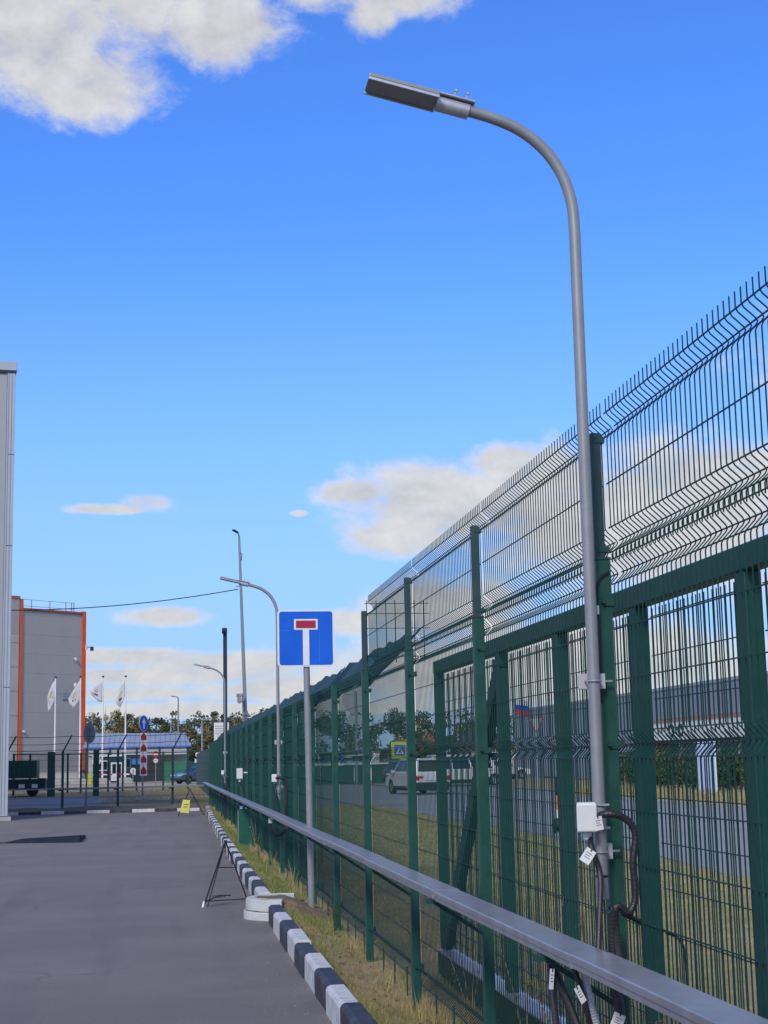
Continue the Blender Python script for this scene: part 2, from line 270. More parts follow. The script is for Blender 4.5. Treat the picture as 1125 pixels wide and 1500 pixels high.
# ------------------------------------------------------------------ mesh helpers
class MB:
    def __init__(s): s.v = []; s.f = []; s.m = []; s.cur = 0
    def add(s, vs, fs):
        k = len(s.v); s.v += [tuple(x) for x in vs]
        for f in fs: s.f.append(tuple(i + k for i in f)); s.m.append(s.cur)
        return s
    def box(s, x0, x1, y0, y1, z0, z1):
        return s.add([(x0,y0,z0),(x1,y0,z0),(x1,y1,z0),(x0,y1,z0),(x0,y0,z1),(x1,y0,z1),(x1,y1,z1),(x0,y1,z1)],
                     [(3,2,1,0),(4,5,6,7),(0,1,5,4),(1,2,6,5),(2,3,7,6),(3,0,4,7)])
    def bar(s, p, q, w, h=None, up=(0,0,1)):
        h = h or w; p, q = Vector(p), Vector(q); d = (q - p).normalized(); up = Vector(up)
        if abs(d.dot(up)) > 0.95: up = Vector((1,0,0)) if abs(d.x) < 0.9 else Vector((0,1,0))
        a = d.cross(up).normalized(); b = a.cross(d).normalized()
        vs = []
        for c in (p, q):
            for sa, sb in ((-1,-1),(1,-1),(1,1),(-1,1)): vs.append(c + a*sa*w/2 + b*sb*h/2)
        return s.add(vs, [(0,1,2,3),(7,6,5,4),(0,4,5,1),(1,5,6,2),(2,6,7,3),(3,7,4,0)])
    def tube(s, pts, r, n=8, cap=True):
        pts = [Vector(p) for p in pts]; rs = r if isinstance(r, (list, tuple)) else [r]*len(pts)
        t0 = (pts[1]-pts[0]).normalized(); ref = Vector((0,0,1)) if abs(t0.z) < 0.9 else Vector((1,0,0))
        a = t0.cross(ref).normalized(); vs = []; k = len(pts)
        for i, p in enumerate(pts):
            t = (pts[min(i+1,k-1)] - pts[max(i-1,0)]).normalized()
            a = (a - t*a.dot(t)).normalized(); b = t.cross(a)
            for j in range(n):
                th = 2*math.pi*(j+0.5)/n; vs.append(p + (a*math.cos(th)+b*math.sin(th))*rs[i])
        fs = [(i*n+j, i*n+(j+1)%n, (i+1)*n+(j+1)%n, (i+1)*n+j) for i in range(k-1) for j in range(n)]
        if cap: fs += [tuple(range(n-1,-1,-1)), tuple((k-1)*n+j for j in range(n))]
        return s.add(vs, fs)
    def cyl(s, p, q, r, n=12, r2=None): return s.tube([p, q], [r, r if r2 is None else r2], n)
    def prism(s, poly, axis, a, b):
        # poly of 2-D points in the two other axes (in order), extruded along axis from a to b
        n = len(poly)
        def P(u, w, t): return {'x': (t,u,w), 'y': (u,t,w), 'z': (u,w,t)}[axis]
        vs = [P(u,w,a) for u,w in poly] + [P(u,w,b) for u,w in poly]
        fs = [tuple(range(n)), tuple(range(2*n-1, n-1, -1))] + [(i, n+i, n+(i+1)%n, (i+1)%n) for i in range(n)]
        return s.add(vs, fs)
    def disc(s, c, nrm, r, th, n=24, sx=1.0):
        nrm = Vector(nrm).normalized(); c = Vector(c)
        return s.tube([c, c + nrm*th], r, n)
    def lathe(s, prof, c=(0,0,0), n=28):
        k = len(prof); vs = []
        for r, z in prof:
            for j in range(n):
                t = 2*math.pi*j/n; vs.append((c[0]+r*math.cos(t), c[1]+r*math.sin(t), c[2]+z))
        return s.add(vs, [(i*n+j, i*n+(j+1)%n, (i+1)*n+(j+1)%n, (i+1)*n+j) for i in range(k-1) for j in range(n)])
    def quad(s, a, b, c, d): return s.add([a,b,c,d], [(0,1,2,3)])
    def mesh(s, name, mats):
        me = bpy.data.meshes.new(name); me.from_pydata(s.v, [], s.f)
        for m in (mats if isinstance(mats, list) else [mats]): me.materials.append(m)
        if any(s.m): me.polygons.foreach_set('material_index', s.m)
        bm = bmesh.new(); bm.from_mesh(me); bmesh.ops.recalc_face_normals(bm, faces=bm.faces); bm.to_mesh(me); bm.free()
        return me
    def build(s, name, mats, parent=None, smooth=False, bevel=0.0, loc=None, seg=2, rot=None):
        me = s.mesh(name, mats)
        return put(name, me, parent, smooth, bevel, loc, seg, rot)
def put(name, me, parent=None, smooth=False, bevel=0.0, loc=None, seg=2, rot=None):
    o = bpy.data.objects.new(name, me); COL.objects.link(o)
    if parent is not None: o.parent = parent
    if loc is not None: o.location = loc
    if rot is not None: o.rotation_euler = rot
    if smooth:
        me.polygons.foreach_set('use_smooth', [True]*len(me.polygons))
        me.set_sharp_from_angle(angle=R(38))
    if bevel:
        b = o.modifiers.new('bevel', 'BEVEL'); b.width = bevel; b.segments = seg; b.limit_method = 'ANGLE'; b.angle_limit = R(40)
    return o
def empty(name, label, cat, loc=(0,0,0), rz=0.0, group=None, kind=None):
    o = bpy.data.objects.new(name, None); COL.objects.link(o); o.location = loc; o.rotation_euler = (0,0,rz); o.empty_display_size = 0.2
    return tag(o, label, cat, group, kind)
def tag(o, label=None, cat=None, group=None, kind=None):
    if label: o['label'] = label
    if cat: o['category'] = cat
    if group: o['group'] = group
    if kind: o['kind'] = kind
    return o
def struct(o): o['kind'] = 'structure'; return o
def copy_tree(src, loc, rz=None, label=None):
    r = src.copy(); COL.objects.link(r); r.location = loc
    if rz is not None: r.rotation_euler = (0,0,rz)
    if label: r['label'] = label
    for ch in list(src.children):
        c = ch.copy(); COL.objects.link(c); c.parent = r
        for g in list(ch.children):
            d = g.copy(); COL.objects.link(d); d.parent = c
    return r
def sheet(name, pts, z, mat):
    b = MB(); n = len(pts); b.add([(x, y, z) for x, y in pts], [tuple(range(n))])
    o = b.build(name, mat); return struct(o)
def mesh_np(name, verts, faces_n, mat, parent=None):
    # verts (n*k,3) grouped in k-gons
    me = bpy.data.meshes.new(name); n = len(verts); k = faces_n
    me.vertices.add(n); me.vertices.foreach_set('co', np.asarray(verts, np.float32).ravel())
    nf = n // k
    me.loops.add(n); me.loops.foreach_set('vertex_index', np.arange(n, dtype=np.int32))
    me.polygons.add(nf); me.polygons.foreach_set('loop_start', np.arange(0, n, k, dtype=np.int32)); me.polygons.foreach_set('loop_total', np.full(nf, k, np.int32))
    me.materials.append(mat); me.update(calc_edges=True); me.validate()
    return put(name, me, parent)
def smooth_path(pts, k=6):
    pts = [Vector(p) for p in pts]; P = [pts[0]*2 - pts[1]] + pts + [pts[-1]*2 - pts[-2]]; o = []
    for i in range(1, len(P)-2):
        for t in range(k):
            u = t/k; a, b, c, d = P[i-1], P[i], P[i+1], P[i+2]
            o.append(0.5*((2*b) + (c-a)*u + (2*a-5*b+4*c-d)*u*u + (3*b-a-3*c+d)*u**3))
    o.append(pts[-1]); return o

def wb(mb, name, mat, parent, **kw):
    o = mb.build(name, mat, parent, **kw)
    if parent is not None and parent.parent is None and parent.type == 'EMPTY':
        o.matrix_parent_inverse = Matrix.Translation(-parent.location)
    return o
def wput(name, me, parent, loc, **kw):
    o = put(name, me, parent, loc=Vector(loc) - parent.location, **kw); return o

# ================================================================== GROUND
b = MB(); b.add([(-900,-300,-0.03),(900,-300,-0.03),(900,1500,-0.03),(-900,1500,-0.03)], [(0,1,2,3)])
struct(b.build('ground', M['turf']))
def kerb_x(y): return 1.095 + (0.00016*(y-10)**2 if y > 10 else 0)
pts = [(-45,-12),(kerb_x(0)+0.05,-12)] + [(kerb_x(y)+0.05, y) for y in range(0, 58, 4)] + [(kerb_x(57.6)+0.05, 57.6), (-45,57.6)]
sheet('yard_asphalt', pts, 0.0, M['asphalt'])
# service road behind the end fence, and the street beyond the side fence
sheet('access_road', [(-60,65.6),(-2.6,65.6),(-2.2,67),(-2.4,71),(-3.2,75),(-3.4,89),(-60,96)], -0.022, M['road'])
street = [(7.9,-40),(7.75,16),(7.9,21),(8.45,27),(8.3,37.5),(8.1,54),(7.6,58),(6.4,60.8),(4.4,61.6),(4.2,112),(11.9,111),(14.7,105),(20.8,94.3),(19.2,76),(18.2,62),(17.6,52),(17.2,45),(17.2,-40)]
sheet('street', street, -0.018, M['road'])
sheet('dirt_path', [(-2.6,66.8),(3.8,66.6),(3.8,70.2),(-2.4,71.2)], -0.021, M['dirt_path'])
sheet('footpath', [(-3.4,76),(3.8,78.5),(3.8,86),(-3.4,84)], -0.0215, M['dirt_path'])
sheet('forecourt', [(-40,117),(60,117),(60,205),(-40,205)], -0.0225, M['dirt_path'])
b = MB(); nx, ny = 90, 14; vs = []
for j in range(ny):
    for i in range(nx):
        x = -45 + 46.9*(i/(nx-1))**0.6; y = 57.72 + 7.6*j/(ny-1); t = j/(ny-1)
        vs.append((x, y, -0.012 + 0.02*(j == 0) + 0.19*math.sin(math.pi*min(1, t*1.15))**1.2*(0.75+0.5*mnoise.noise(Vector((x*0.8, y*0.8, 0)))) + 0.03*mnoise.noise(Vector((x*3, y*3, 1)))*(0 < j < ny-1)))
b.add(vs, [(j*nx+i, j*nx+i+1, (j+1)*nx+i+1, (j+1)*nx+i) for j in range(ny-1) for i in range(nx-1)])
struct(b.build('end_verge', M['earth'], smooth=True))

# verge between the kerb and the side fence, and the field beyond, as one uneven sheet
xs = [1.2,1.25,1.3,1.37,1.45,1.53,1.61,1.7,1.8,1.95,2.2,2.6,3.1,3.7,4.4,5.2,6.0,6.8,7.4,7.9,8.4]
ys = [-4 + 0.3*i for i in range(220)]
def verge_z(x, y):
    kx = kerb_x(y)
    t = (x - kx - 0.13)/0.5
    base = 0.135*(1-min(max(t,0),1))**1.3 if t > 0 else 0.135
    return base + 0.018*mnoise.noise(Vector((x*2.2, y*2.2, 0))) + 0.03*mnoise.noise(Vector((x*0.5, y*0.5, 3))) - 0.012*(x > 1.9)
b = MB(); vs = []; fs = []
for y in ys:
    for i, x in enumerate(xs):
        k0 = kerb_x(y) + 0.12
        xx = k0 + (x-1.2)*(1 - (k0-1.2)/0.9 if x < 2.1 else 1) if x < 2.1 else x
        z = verge_z(xx, y)
        if x > 7.3: z = min(z, -0.03 if x > 8 else 0.0)
        vs.append((xx, y, z))
n = len(xs)
fs = [(j*n+i, j*n+i+1, (j+1)*n+i+1, (j+1)*n+i) for j in range(len(ys)-1) for i in range(n-1)]
b.add(vs, fs); verge = struct(b.build('verge', M['turf_verge'] if 'turf_verge' in M else M['turf'], smooth=True))

# worn bare patches of soil on the verge are in the material; blades of grass stand on it
def blades(name, npts, sampler, hmin, hmax, wid, mat, lean=0.5):
    P = sampler(npts); n = len(P)
    z = np.array([verge_z(x, y) for x, y in P]) - 0.006
    h = RNG.uniform(hmin, hmax, n)*RNG.uniform(0.5, 1, n); dist = np.maximum(P[:,1], 3)
    w = wid*(0.7 + 0.6*RNG.random(n))*np.clip(dist/9, 0.8, 4)
    a = RNG.uniform(0, 2*np.pi, n); dx, dy = np.cos(a)*w/2, np.sin(a)*w/2
    la = RNG.uniform(0, 2*np.pi, n); ll = RNG.random(n)*lean*h
    V = np.zeros((n, 3, 3))
    V[:,0,0] = P[:,0]-dx; V[:,0,1] = P[:,1]-dy; V[:,1,0] = P[:,0]+dx; V[:,1,1] = P[:,1]+dy
    V[:,0,2] = z; V[:,1,2] = z
    V[:,2,0] = P[:,0]+np.cos(la)*ll; V[:,2,1] = P[:,1]+np.sin(la)*ll; V[:,2,2] = z+h
    return tag(mesh_np(name, V.reshape(-1,3), 3, mat), kind='stuff')
def dens(P, sc, thr, seed):
    return np.array([mnoise.noise(Vector((x*sc, y*sc, seed))) for x, y in P]) + RNG.random(len(P))*0.8 > thr
def samp_verge(n):
    y = 6 + 50*RNG.random(n)**2.0; kx = np.array([kerb_x(t) for t in y]) + 0.17
    P = np.stack([kx + RNG.random(n)*(1.8-kx), y], 1)
    bare = (P[:,0] > kx + 0.08) & (y > 10.8) & (y < 13.8) & (RNG.random(n) < 0.62)
    ring = ((P[:,0]-1.36)**2 + (P[:,1]-17.55)**2 < 0.47**2)
    return P[dens(P, 1.3, 0.18, 5) & ~ring & ~bare]
def samp_field(n):
    y = 4.5 + 55*RNG.random(n)**1.6; P = np.stack([1.8 + 6.0*RNG.random(n), y], 1)
    return P[dens(P, 0.8, 0.1, 9)]
def samp_near(n): P = samp_verge(n); return P[P[:,1] + 4*RNG.normal(size=len(P))*0.6 < 18]
def samp_far(n): P = samp_verge(n); return P[P[:,1] + 4*RNG.normal(size=len(P))*0.6 > 16]
tag(blades('grass_verge', 36000, samp_near, 0.02, 0.07, 0.0045, M['grass']), 'short dry brownish grass on the strip between kerb and fence', kind='stuff')
tag(blades('grass_verge', 52000, samp_far, 0.03, 0.10, 0.005, M['grass_green']), 'greener grass on the strip beyond the manhole ring', kind='stuff')
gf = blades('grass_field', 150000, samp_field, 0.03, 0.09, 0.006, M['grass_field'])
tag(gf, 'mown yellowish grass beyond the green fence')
def samp_tuft(n):
    y = 6 + 50*RNG.random(n)**1.6
    c = np.array([mnoise.noise(Vector((0, t*1.1, 2.2))) for t in y])
    P = np.stack([1.73 + RNG.normal(0, 0.07, n), y], 1); return P[c > 0.08]
tag(blades('grass_tufts', 9000, samp_tuft, 0.06, 0.24, 0.005, M['straw'], 0.55), 'taller dry tufts along the foot of the fence', kind='stuff')
def samp_kerb(n):
    y = 7 + 48*RNG.random(n)**1.8; c = np.array([mnoise.noise(Vector((5, t*1.7, 0))) for t in y])
    P = np.stack([np.array([kerb_x(t) for t in y]) + 0.165 + np.abs(RNG.normal(0, 0.03, n)), y], 1)
    return P[(c > -0.1) & ~((P[:,1] > 16.6) & (P[:,1] < 18.4))]
tag(blades('grass_edge', 7000, samp_kerb, 0.05, 0.13, 0.0045, M['grass'], 0.9), 'ragged grass hanging over the back of the kerb', kind='stuff')
def samp_end(n):
    P = np.stack([-7 + 8.6*RNG.random(n), 57.9 + 5*RNG.random(n)**1.3], 1); return P[dens(P, 0.9, 0.25, 4)]
_vz = verge_z
def verge_z(x, y): return -0.01
tag(blades('grass_end', 9000, samp_end, 0.04, 0.11, 0.008, M['straw']), 'rough dry grass along the end kerb', kind='stuff')
def samp_mid(n):
    P = np.stack([-3 + 9*RNG.random(n), 71 + 45*RNG.random(n)**1.2], 1); return P[dens(P, 0.3, 0.3, 4)]
tag(blades('grass_far', 6000, samp_mid, 0.05, 0.12, 0.010, M['straw']), 'grass between the paths beyond the end fence', kind='stuff')
verge_z = _vz
# dead leaves lying on the bare soil
b = MB()
for k in range(700):
    y = 8 + 14*random.random(); x = kerb_x(y) + 0.18 + random.random()*0.6; s = random.uniform(0.008, 0.024); a = random.random()*6.28
    z = verge_z(x, y) + 0.006; c, d = math.cos(a)*s, math.sin(a)*s
    b.quad((x-c, y-d, z), (x+d*.6, y-c*.6, z+random.random()*.012), (x+c, y+d, z+.004), (x-d*.6, y+c*.6, z+random.random()*.012))
tag(b.build('leaf_litter', M['litter']), 'brown dead leaves scattered on the verge', kind='stuff')
# grit on the asphalt along the kerb
b = MB()
for k in range(260):
    y = 8 + 22*random.random()**1.5; x = kerb_x(y) - abs(random.gauss(0, 0.25)) - 0.01 if random.random() < .75 else random.uniform(-4, 1); s = random.uniform(0.002, 0.0055)
    b.add([(x-s,y,0),(x+s,y-s,0),(x,y+s,0),(x,y,s*1.1)], [(0,1,3),(1,2,3),(2,0,3)])
tag(b.build('grit', M['road']), 'pale grit scattered over the asphalt', kind='stuff')

# ================================================================== KERBS
prof = [(0,-0.05),(0.0,0.165),(0.012,0.185),(0.032,0.195),(0.125,0.195),(0.14,0.18),(0.15,-0.05)]
kb = tag(bpy.data.objects.new('kerb', None), kind='structure'); COL.objects.link(kb)
def kerb_mesh(mat, L):
    b = MB(); b.prism(prof, 'y', 0.004, L-0.004); return b.mesh('kerb_stone', mat)
KM = {0: kerb_mesh(M['kerb_white'], 0.87), 1: kerb_mesh(M['kerb_black'], 0.87)}
y = 6.46; k = 0
while y < 57.0:
    if not (16.6 < y < 18.3):
        x0, x1 = kerb_x(y), kerb_x(y+0.87)
        o = put('kerb_stone', KM[k % 2], kb, loc=(x0 + random.uniform(-.008,.008), y, random.uniform(-.012,.006)), rot=(random.uniform(-.008,.008), random.uniform(-.02,.02), -math.atan2(x1-x0, 0.87) + random.uniform(-.006,.006)))
    y += 0.872; k += 1
ek = tag(bpy.data.objects.new('end_kerb', None), kind='structure'); COL.objects.link(ek)
prof2 = [(0,-0.05),(0.0,0.095),(0.02,0.11),(0.15,0.11),(0.15,-0.05)]
def ek_mesh(mat):
    b = MB(); b.prism([(u, w) for u, w in prof2], 'x', 0.003, 0.807); return b.mesh('kerb_stone', mat)
EM = {0: ek_mesh(M['kerb_white']), 1: ek_mesh(M['kerb_black'])}
x = -4.41 - 0.81*10; k = 0
while x < 1.2:
    put('kerb_stone', EM[k % 2], ek, loc=(x, 57.55 + random.uniform(-.02,.02), random.uniform(-.01,.004))); x += 0.81; k += 1

# sloping ramp edge painted black near the warehouse
rp = empty('ramp', 'low asphalt ramp with a black painted edge on the yard by the grey wall', 'ramp', (-2.7, 37, 0))
E_ = [(-8.0,37.0,0.004),(-3.6,36.52,0.02),(-3.2,36.40,0.10),(-1.9,36.0,0.16)]
b = MB(); b.add(E_ + [(-8.0,38.9,0.004),(-3.6,38.6,0.006),(-3.0,38.5,0.03),(-1.95,38.3,0.06)], [(0,1,5,4),(1,2,6,5),(2,3,7,6)])
wb(b, 'ramp_top', M['asphalt'], rp)
b = MB()
for p, q in ((E_[1],E_[2]),(E_[2],E_[3])):
    b.add([(p[0],p[1]-.03,0.0),(q[0],q[1]-.03,0.0),(q[0],q[1]-.03,q[2]),(p[0],p[1]-.03,p[2]),(p[0],p[1],p[2]+.004),(q[0],q[1],q[2]+.004)], [(0,1,2,3),(3,2,5,4)])
b.add([(-1.9,35.97,0),(-1.88,38.3,0),(-1.88,38.3,0.06),(-1.9,35.97,0.165)], [(0,1,2,3)])
wb(b, 'painted_edge', M['ramp_black'], rp)

# ================================================================== WAREHOUSE (left edge)
wh = empty('warehouse', 'tall pale grey metal clad warehouse corner at the left edge of the yard', 'building', (-5.05, 52.0, 0))
wh.rotation_euler = (0, 0, R(7.5))
b = MB(); b.box(-45, -0.26, 0.0, 40, 0.12, 15.0); b.build('wall', M['panel_grey'], wh)
for k in range(0, 9):                                        # cladding panels, joint lines recessed between them
    x1 = -0.27 - k*1.2
    MB().box(x1-1.19, x1, -0.03, -0.002, 0.2, 14.85).build('wall_panel', M['panel_grey'], wh, bevel=0.006, seg=1)
b = MB(); b.box(-0.258, 0.0, -0.05, 0.06, 0.15, 15.0); b.build('corner_trim', M['panel_blue'], wh, bevel=0.01, seg=1)
for z in (4.3, 9.0, 12.1): MB().box(-0.2, 0.006, -0.056, -0.05, z, z+0.02).build('trim_joint', M['navy_green'], wh)
MB().box(-0.225, -0.205, -0.065, -0.051, 0.2, 14.9).build('trim_rib', M['galv'], wh)
MB().box(-0.12, -0.105, -0.065, -0.051, 0.2, 14.9).build('trim_rib', M['galv'], wh)
MB().box(-45, 0.05, -0.12, 0.3, 15.0, 15.32).build('parapet_cap', M['panel_blue'], wh, bevel=0.015, seg=1)
MB().box(-45, 0.03, -0.09, 0.3, 14.94, 15.0).build('parapet_drip', M['navy_green'], wh)
MB().box(-45, 0.1, -0.09, 39, -0.02, 0.13).build('plinth', M['concrete'], wh)

# ================================================================== SIDE FENCE
FX, FY0, FP = 1.73, 8.40, 2.481
fence = empty('mesh_fence', 'long tall green welded mesh fence running beside the striped kerb', 'fence', (FX, FY0, 0))
def panel_mesh(name, L, horiz, folds, z0, z1, mat, pitch=0.05, r=0.0028, rh=0.0032, margin=0.01, fold=0.042):
    # welded mesh panel in the plane x=0, running along y from 0 to L
    b = MB(); zs = [(z0, 0.0)]
    for f in folds: zs += [(f-0.058, 0.0), (f-0.044, 0.14*fold), (f-0.012, 0.86*fold), (f, fold), (f+0.012, 0.86*fold), (f+0.044, 0.14*fold), (f+0.058, 0.0)]
    zs.append((z1, 0.0)); zs.sort()
    cl = [(z0, 0.0)]
    for z, x in zs[1:]:
        if z > cl[-1][0] + 1e-4: cl.append((z, x))
    n = int((L - 2*margin)/pitch) + 1; y0 = (L - (n-1)*pitch)/2
    for i in range(n):
        y = y0 + i*pitch
        b.tube([(x, y, z) for z, x in cl], r, 4, cap=False)
    for z, x in horiz:
        b.tube([(x - r*2, y0-0.012, z), (x - r*2, y0+(n-1)*pitch+0.012, z)], rh, 4)
    return b.mesh(name, mat)
lowfold = [0.21, 1.74, 2.42]
lowh = [(z, 0) for z in (0.46, 0.66, 0.87, 1.08, 1.29, 1.49, 1.99, 2.19)]
for f in lowfold: lowh += [(f-0.05, 0), (f, 0.042), (f+0.05, 0)]
PAN = panel_mesh('wire_panel', FP-0.02, lowh, lowfold, 0.15, 2.50, M['green_wire'])
upfold = [2.55, 3.02]
uph = [(2.78, 0)]
for f in upfold: uph += [(f-0.05, 0), (f, 0.042), (f+0.05, 0)]
UPAN = panel_mesh('extension_panel', FP-0.02, uph, upfold, 2.46, 3.13, M['green_wire'], fold=0.05)
POST = MB().box(-0.03,0.03,-0.03,0.03,-0.05,2.47).mesh('post', M['green'])
CAP = MB().box(-0.031,0.031,-0.031,0.031,2.47,2.48).mesh('post_cap', M['green_dark'])
CLIP = MB().box(-0.012,0.05,-0.036,0.036,-0.016,0.016).cyl((-0.01,-0.036,0),(-0.01,-0.05,0),0.008,6).mesh('clip', M['green_dark'])
UPOST = MB().box(-0.021,0.021,-0.024,0.024,2.28,3.0).mesh('extension_post', M['slate_green'])
UBOLT = MB().box(-0.01,0.036,-0.027,0.027,-0.012,0.012).mesh('clip', M['green_dark'])
STAKE = MB().cyl((0,0,-0.03),(0,0,0.2),0.006,6).mesh('stake', M['green_dark'])
ARM = MB().bar((0.0,0,2.34),(0.33,0,2.735),0.026).mesh('extension_arm', M['green'])
# shade netting drawn over the leaning arms of the farther bays
def net_mesh(seed):
    rr = random.Random(seed); b = MB(); vs = []; nu, nv = 15, 8; ph = rr.random()*6
    for i in range(nu):
        t = i/(nu-1)
        for j in range(nv):
            s_ = j/(nv-1); sag = 0.028*math.sin(math.pi*t)*s_*(0.6+rr.random()*0.2)
            x = 0.02 + 0.38*s_; z = 2.37 + 0.455*s_ - sag + 0.010*math.sin(t*17+ph+s_*5)*s_ + rr.uniform(-.006,.006)*(j == nv-1)*2
            vs.append((x + 0.015*math.sin(t*11+ph), t*(FP-0.004)+0.002, z))
    b.add(vs, [(i*nv+j, i*nv+j+1, (i+1)*nv+j+1, (i+1)*nv+j) for i in range(nu-1) for j in range(nv-1)])
    return b.mesh('shade_net', M['net'])
NETS = [net_mesh(k) for k in range(4)]
LAST = 21
for i in range(-3, LAST+1):
    y = i*FP
    p = put('post', POST, fence, loc=(0, y, 0), bevel=0.004 if i < 6 else 0, seg=1)
    put('post_cap', CAP, p)
    if i < 12:
        for z in (0.28, 1.74, 2.3) if i > -2 else (0.28, 0.9, 1.74, 2.3): put('clip', CLIP, p, loc=(0, 0, z))
    if i < LAST:
        put('wire_panel', PAN, fence, loc=(0.038, y+0.01, 0))
        if i < 6:
            for q in range(1, 4): put('stake', STAKE, fence, loc=(0.03, y+q*0.62, 0))
    if i <= 2:
        e = put('extension_post', UPOST, fence, loc=(0.008, y+0.056, 0), bevel=0.003, seg=1)
        for z in (2.52, 2.97): put('clip', UBOLT, e, loc=(0,0,z))
        if i < 2: put('extension_panel', UPAN, fence, loc=(0.04, y+0.03, 0))
    if i >= 2:
        put('extension_arm', ARM, fence, loc=(0.03, y, 0))
        if i < LAST:
            nt_ = put('shade_net', NETS[i % 4], fence, loc=(0.03, y, random.uniform(-.012,.012)), smooth=True)
# the lower double rail and anti-dig strip of the near bays are in the panel; short return of the raised part at its far end
b = MB(); yy = 2*FP
fl_ = [(0.05,yy,2.38),(0.41,yy,2.81),(0.36,yy-0.35,2.74),(0.40,yy-0.8,2.80),(0.2,yy-0.3,2.53)]
b.add(fl_, [(0,4,1),(4,2,1),(4,3,2)]); o_ = b.build('net_flap', M['net'], fence); o_.modifiers.new('t','SOLIDIFY').thickness = 0.006
ret = MB()
for k in range(7): ret.tube([(0.04+k*0.085, 2*FP+0.09, 2.55), (0.04+k*0.085, 2*FP+0.09, 3.1)], 0.0045, 4)
for z in (2.6, 2.85, 2.98, 3.07): ret.tube([(0.02, 2*FP+0.09, z), (0.6, 2*FP+0.09, z)], 0.004, 4)
ret.build('return_panel', M['green_wire'], fence)
# earthing cable that climbs the post by the near lamp
b = MB(); b.tube(smooth_path([(0.02,-FP-0.034,2.42),(-0.022,-FP-0.036,2.39),(-0.036,-FP-0.036,2.33),(-0.03,-FP-0.036,2.22),(-0.034,-FP-0.036,1.9)]), 0.006, 6); b.build('earth_wire', M['rubber'], fence)
MB().box(-0.05,-0.03,-FP-0.045,-FP-0.025,2.25,2.285).build('earth_tag', M['paper'], fence)

# ================================================================== SLIDING GATE (beyond the fence)
GX = 2.2
gate = empty('sliding_gate', 'green cantilever sliding gate parked behind the mesh fence', 'gate', (GX, 12.3, 0))
def gpart(mb, name, mat, **kw): return wb(mb, name, mat, gate, **kw)
gpart(MB().box(GX-0.04,GX+0.04,2.0,12.36,2.38,2.48), 'top_beam', M['green'], bevel=0.006)
bb = gpart(MB().box(GX-0.06,GX+0.06,2.0,12.36,0.03,0.21), 'bottom_beam', M['green_dark'], bevel=0.006)
MB().box(GX-0.075,GX+0.075,2.0,12.3,0.21,0.222).build('lit_beam_top', M['galv_zinc'], bb).matrix_parent_inverse = Matrix()  # pale sheet added in place of skylight on the beam's top face
for y in (12.31, 9.94, 8.41, 6.95, 5.56, 4.1, 2.7):
    gpart(MB().box(GX-0.035,GX+0.035,y-0.045,y+0.045,0.222,2.38), 'upright', M['green'], bevel=0.005)
gpart(MB().bar((GX,9.93,2.34),(GX,12.22,0.28),0.06,0.14), 'brace', M['green_dark'])
gh = [(z,0) for z in (0.3,0.5,0.7,0.9,1.1,1.3,1.5,1.74,1.95,2.15,2.33)]
for ya, yb in ((9.985,12.26),(8.455,9.895),(6.995,8.365),(5.605,6.905),(4.145,5.515),(2.745,4.055)):
    L = yb-ya; gm = panel_mesh('gate_mesh', L, gh, [1.74], 0.23, 2.37, M['green_wire'], r=0.0031)
    wput('gate_mesh', gm, gate, (GX+0.045, ya, 0))

# ================================================================== CABLE TRAY
tr = empty('cable_tray', 'grey sheet metal cable tray running along the side fence at waist height', 'cable tray', (1.42, 8.3, 0.957))
TL = 2.83
sec = MB().box(0.003,0.142,0.009,TL-0.009,0.0,0.036).mesh('tray_section', M['tray'])
lid = MB().prism([(-.001,0.024),(-.001,0.047),(0.003,0.051),(0.142,0.051),(0.146,0.047),(0.146,0.024),(0.1435,0.024),(0.1435,0.038),(0.0015,0.038),(0.0015,0.024)],'y',0.008,TL-0.008).mesh('lid', M['tray'])
latch = MB().box(-0.003,0.004,-0.012,0.012,0.004,0.032).cyl((-0.003,0.0,0.014),(-0.006,0.0,0.014),0.004,8).mesh('latch', M['galv'])
BRK = MB().box(-0.02,0.30,-0.02,0.02,-0.028,-0.003).bar((0.29,0,-0.2),(0.02,0,-0.02),0.02).mesh('support_bracket', M['green_dark'])
y = 8.3 - 2*TL
while y < 57:
    s_ = put('tray_section', sec, tr, loc=(random.uniform(-.003,.003), y-8.3, random.uniform(-.004,.004)), rot=(random.uniform(-.0015,.0015), 0, 0), bevel=0.003, seg=1)
    put('lid', lid, s_, bevel=0.002, seg=1); put('latch', latch, s_, loc=(0, 0, 0))
    y += TL
for i in range(-2, 20): put('support_bracket', BRK, tr, loc=(0.0, FY0+i*FP-8.3, 0))
# lower rail of the end fence
tr2 = empty('cable_tray', 'thin grey green cable tray fixed along the end fence with the leaning arms', 'cable tray', (-2.0, 61.55, 0.85))
for k in range(4): put('tray_section', MB().box(0.004,2.826,-0.07,0.07,-0.03,0.03).mesh('tray_section', M['galv_green']), tr2, loc=(-7.4+k*2.83, 0, 0))
tr2b = MB().bar((1.42+0.07,58.5,0.98),(1.6,61.5,0.86),0.14,0.05); wb(tr2b, 'corner_section', M['galv_green'], tr2)

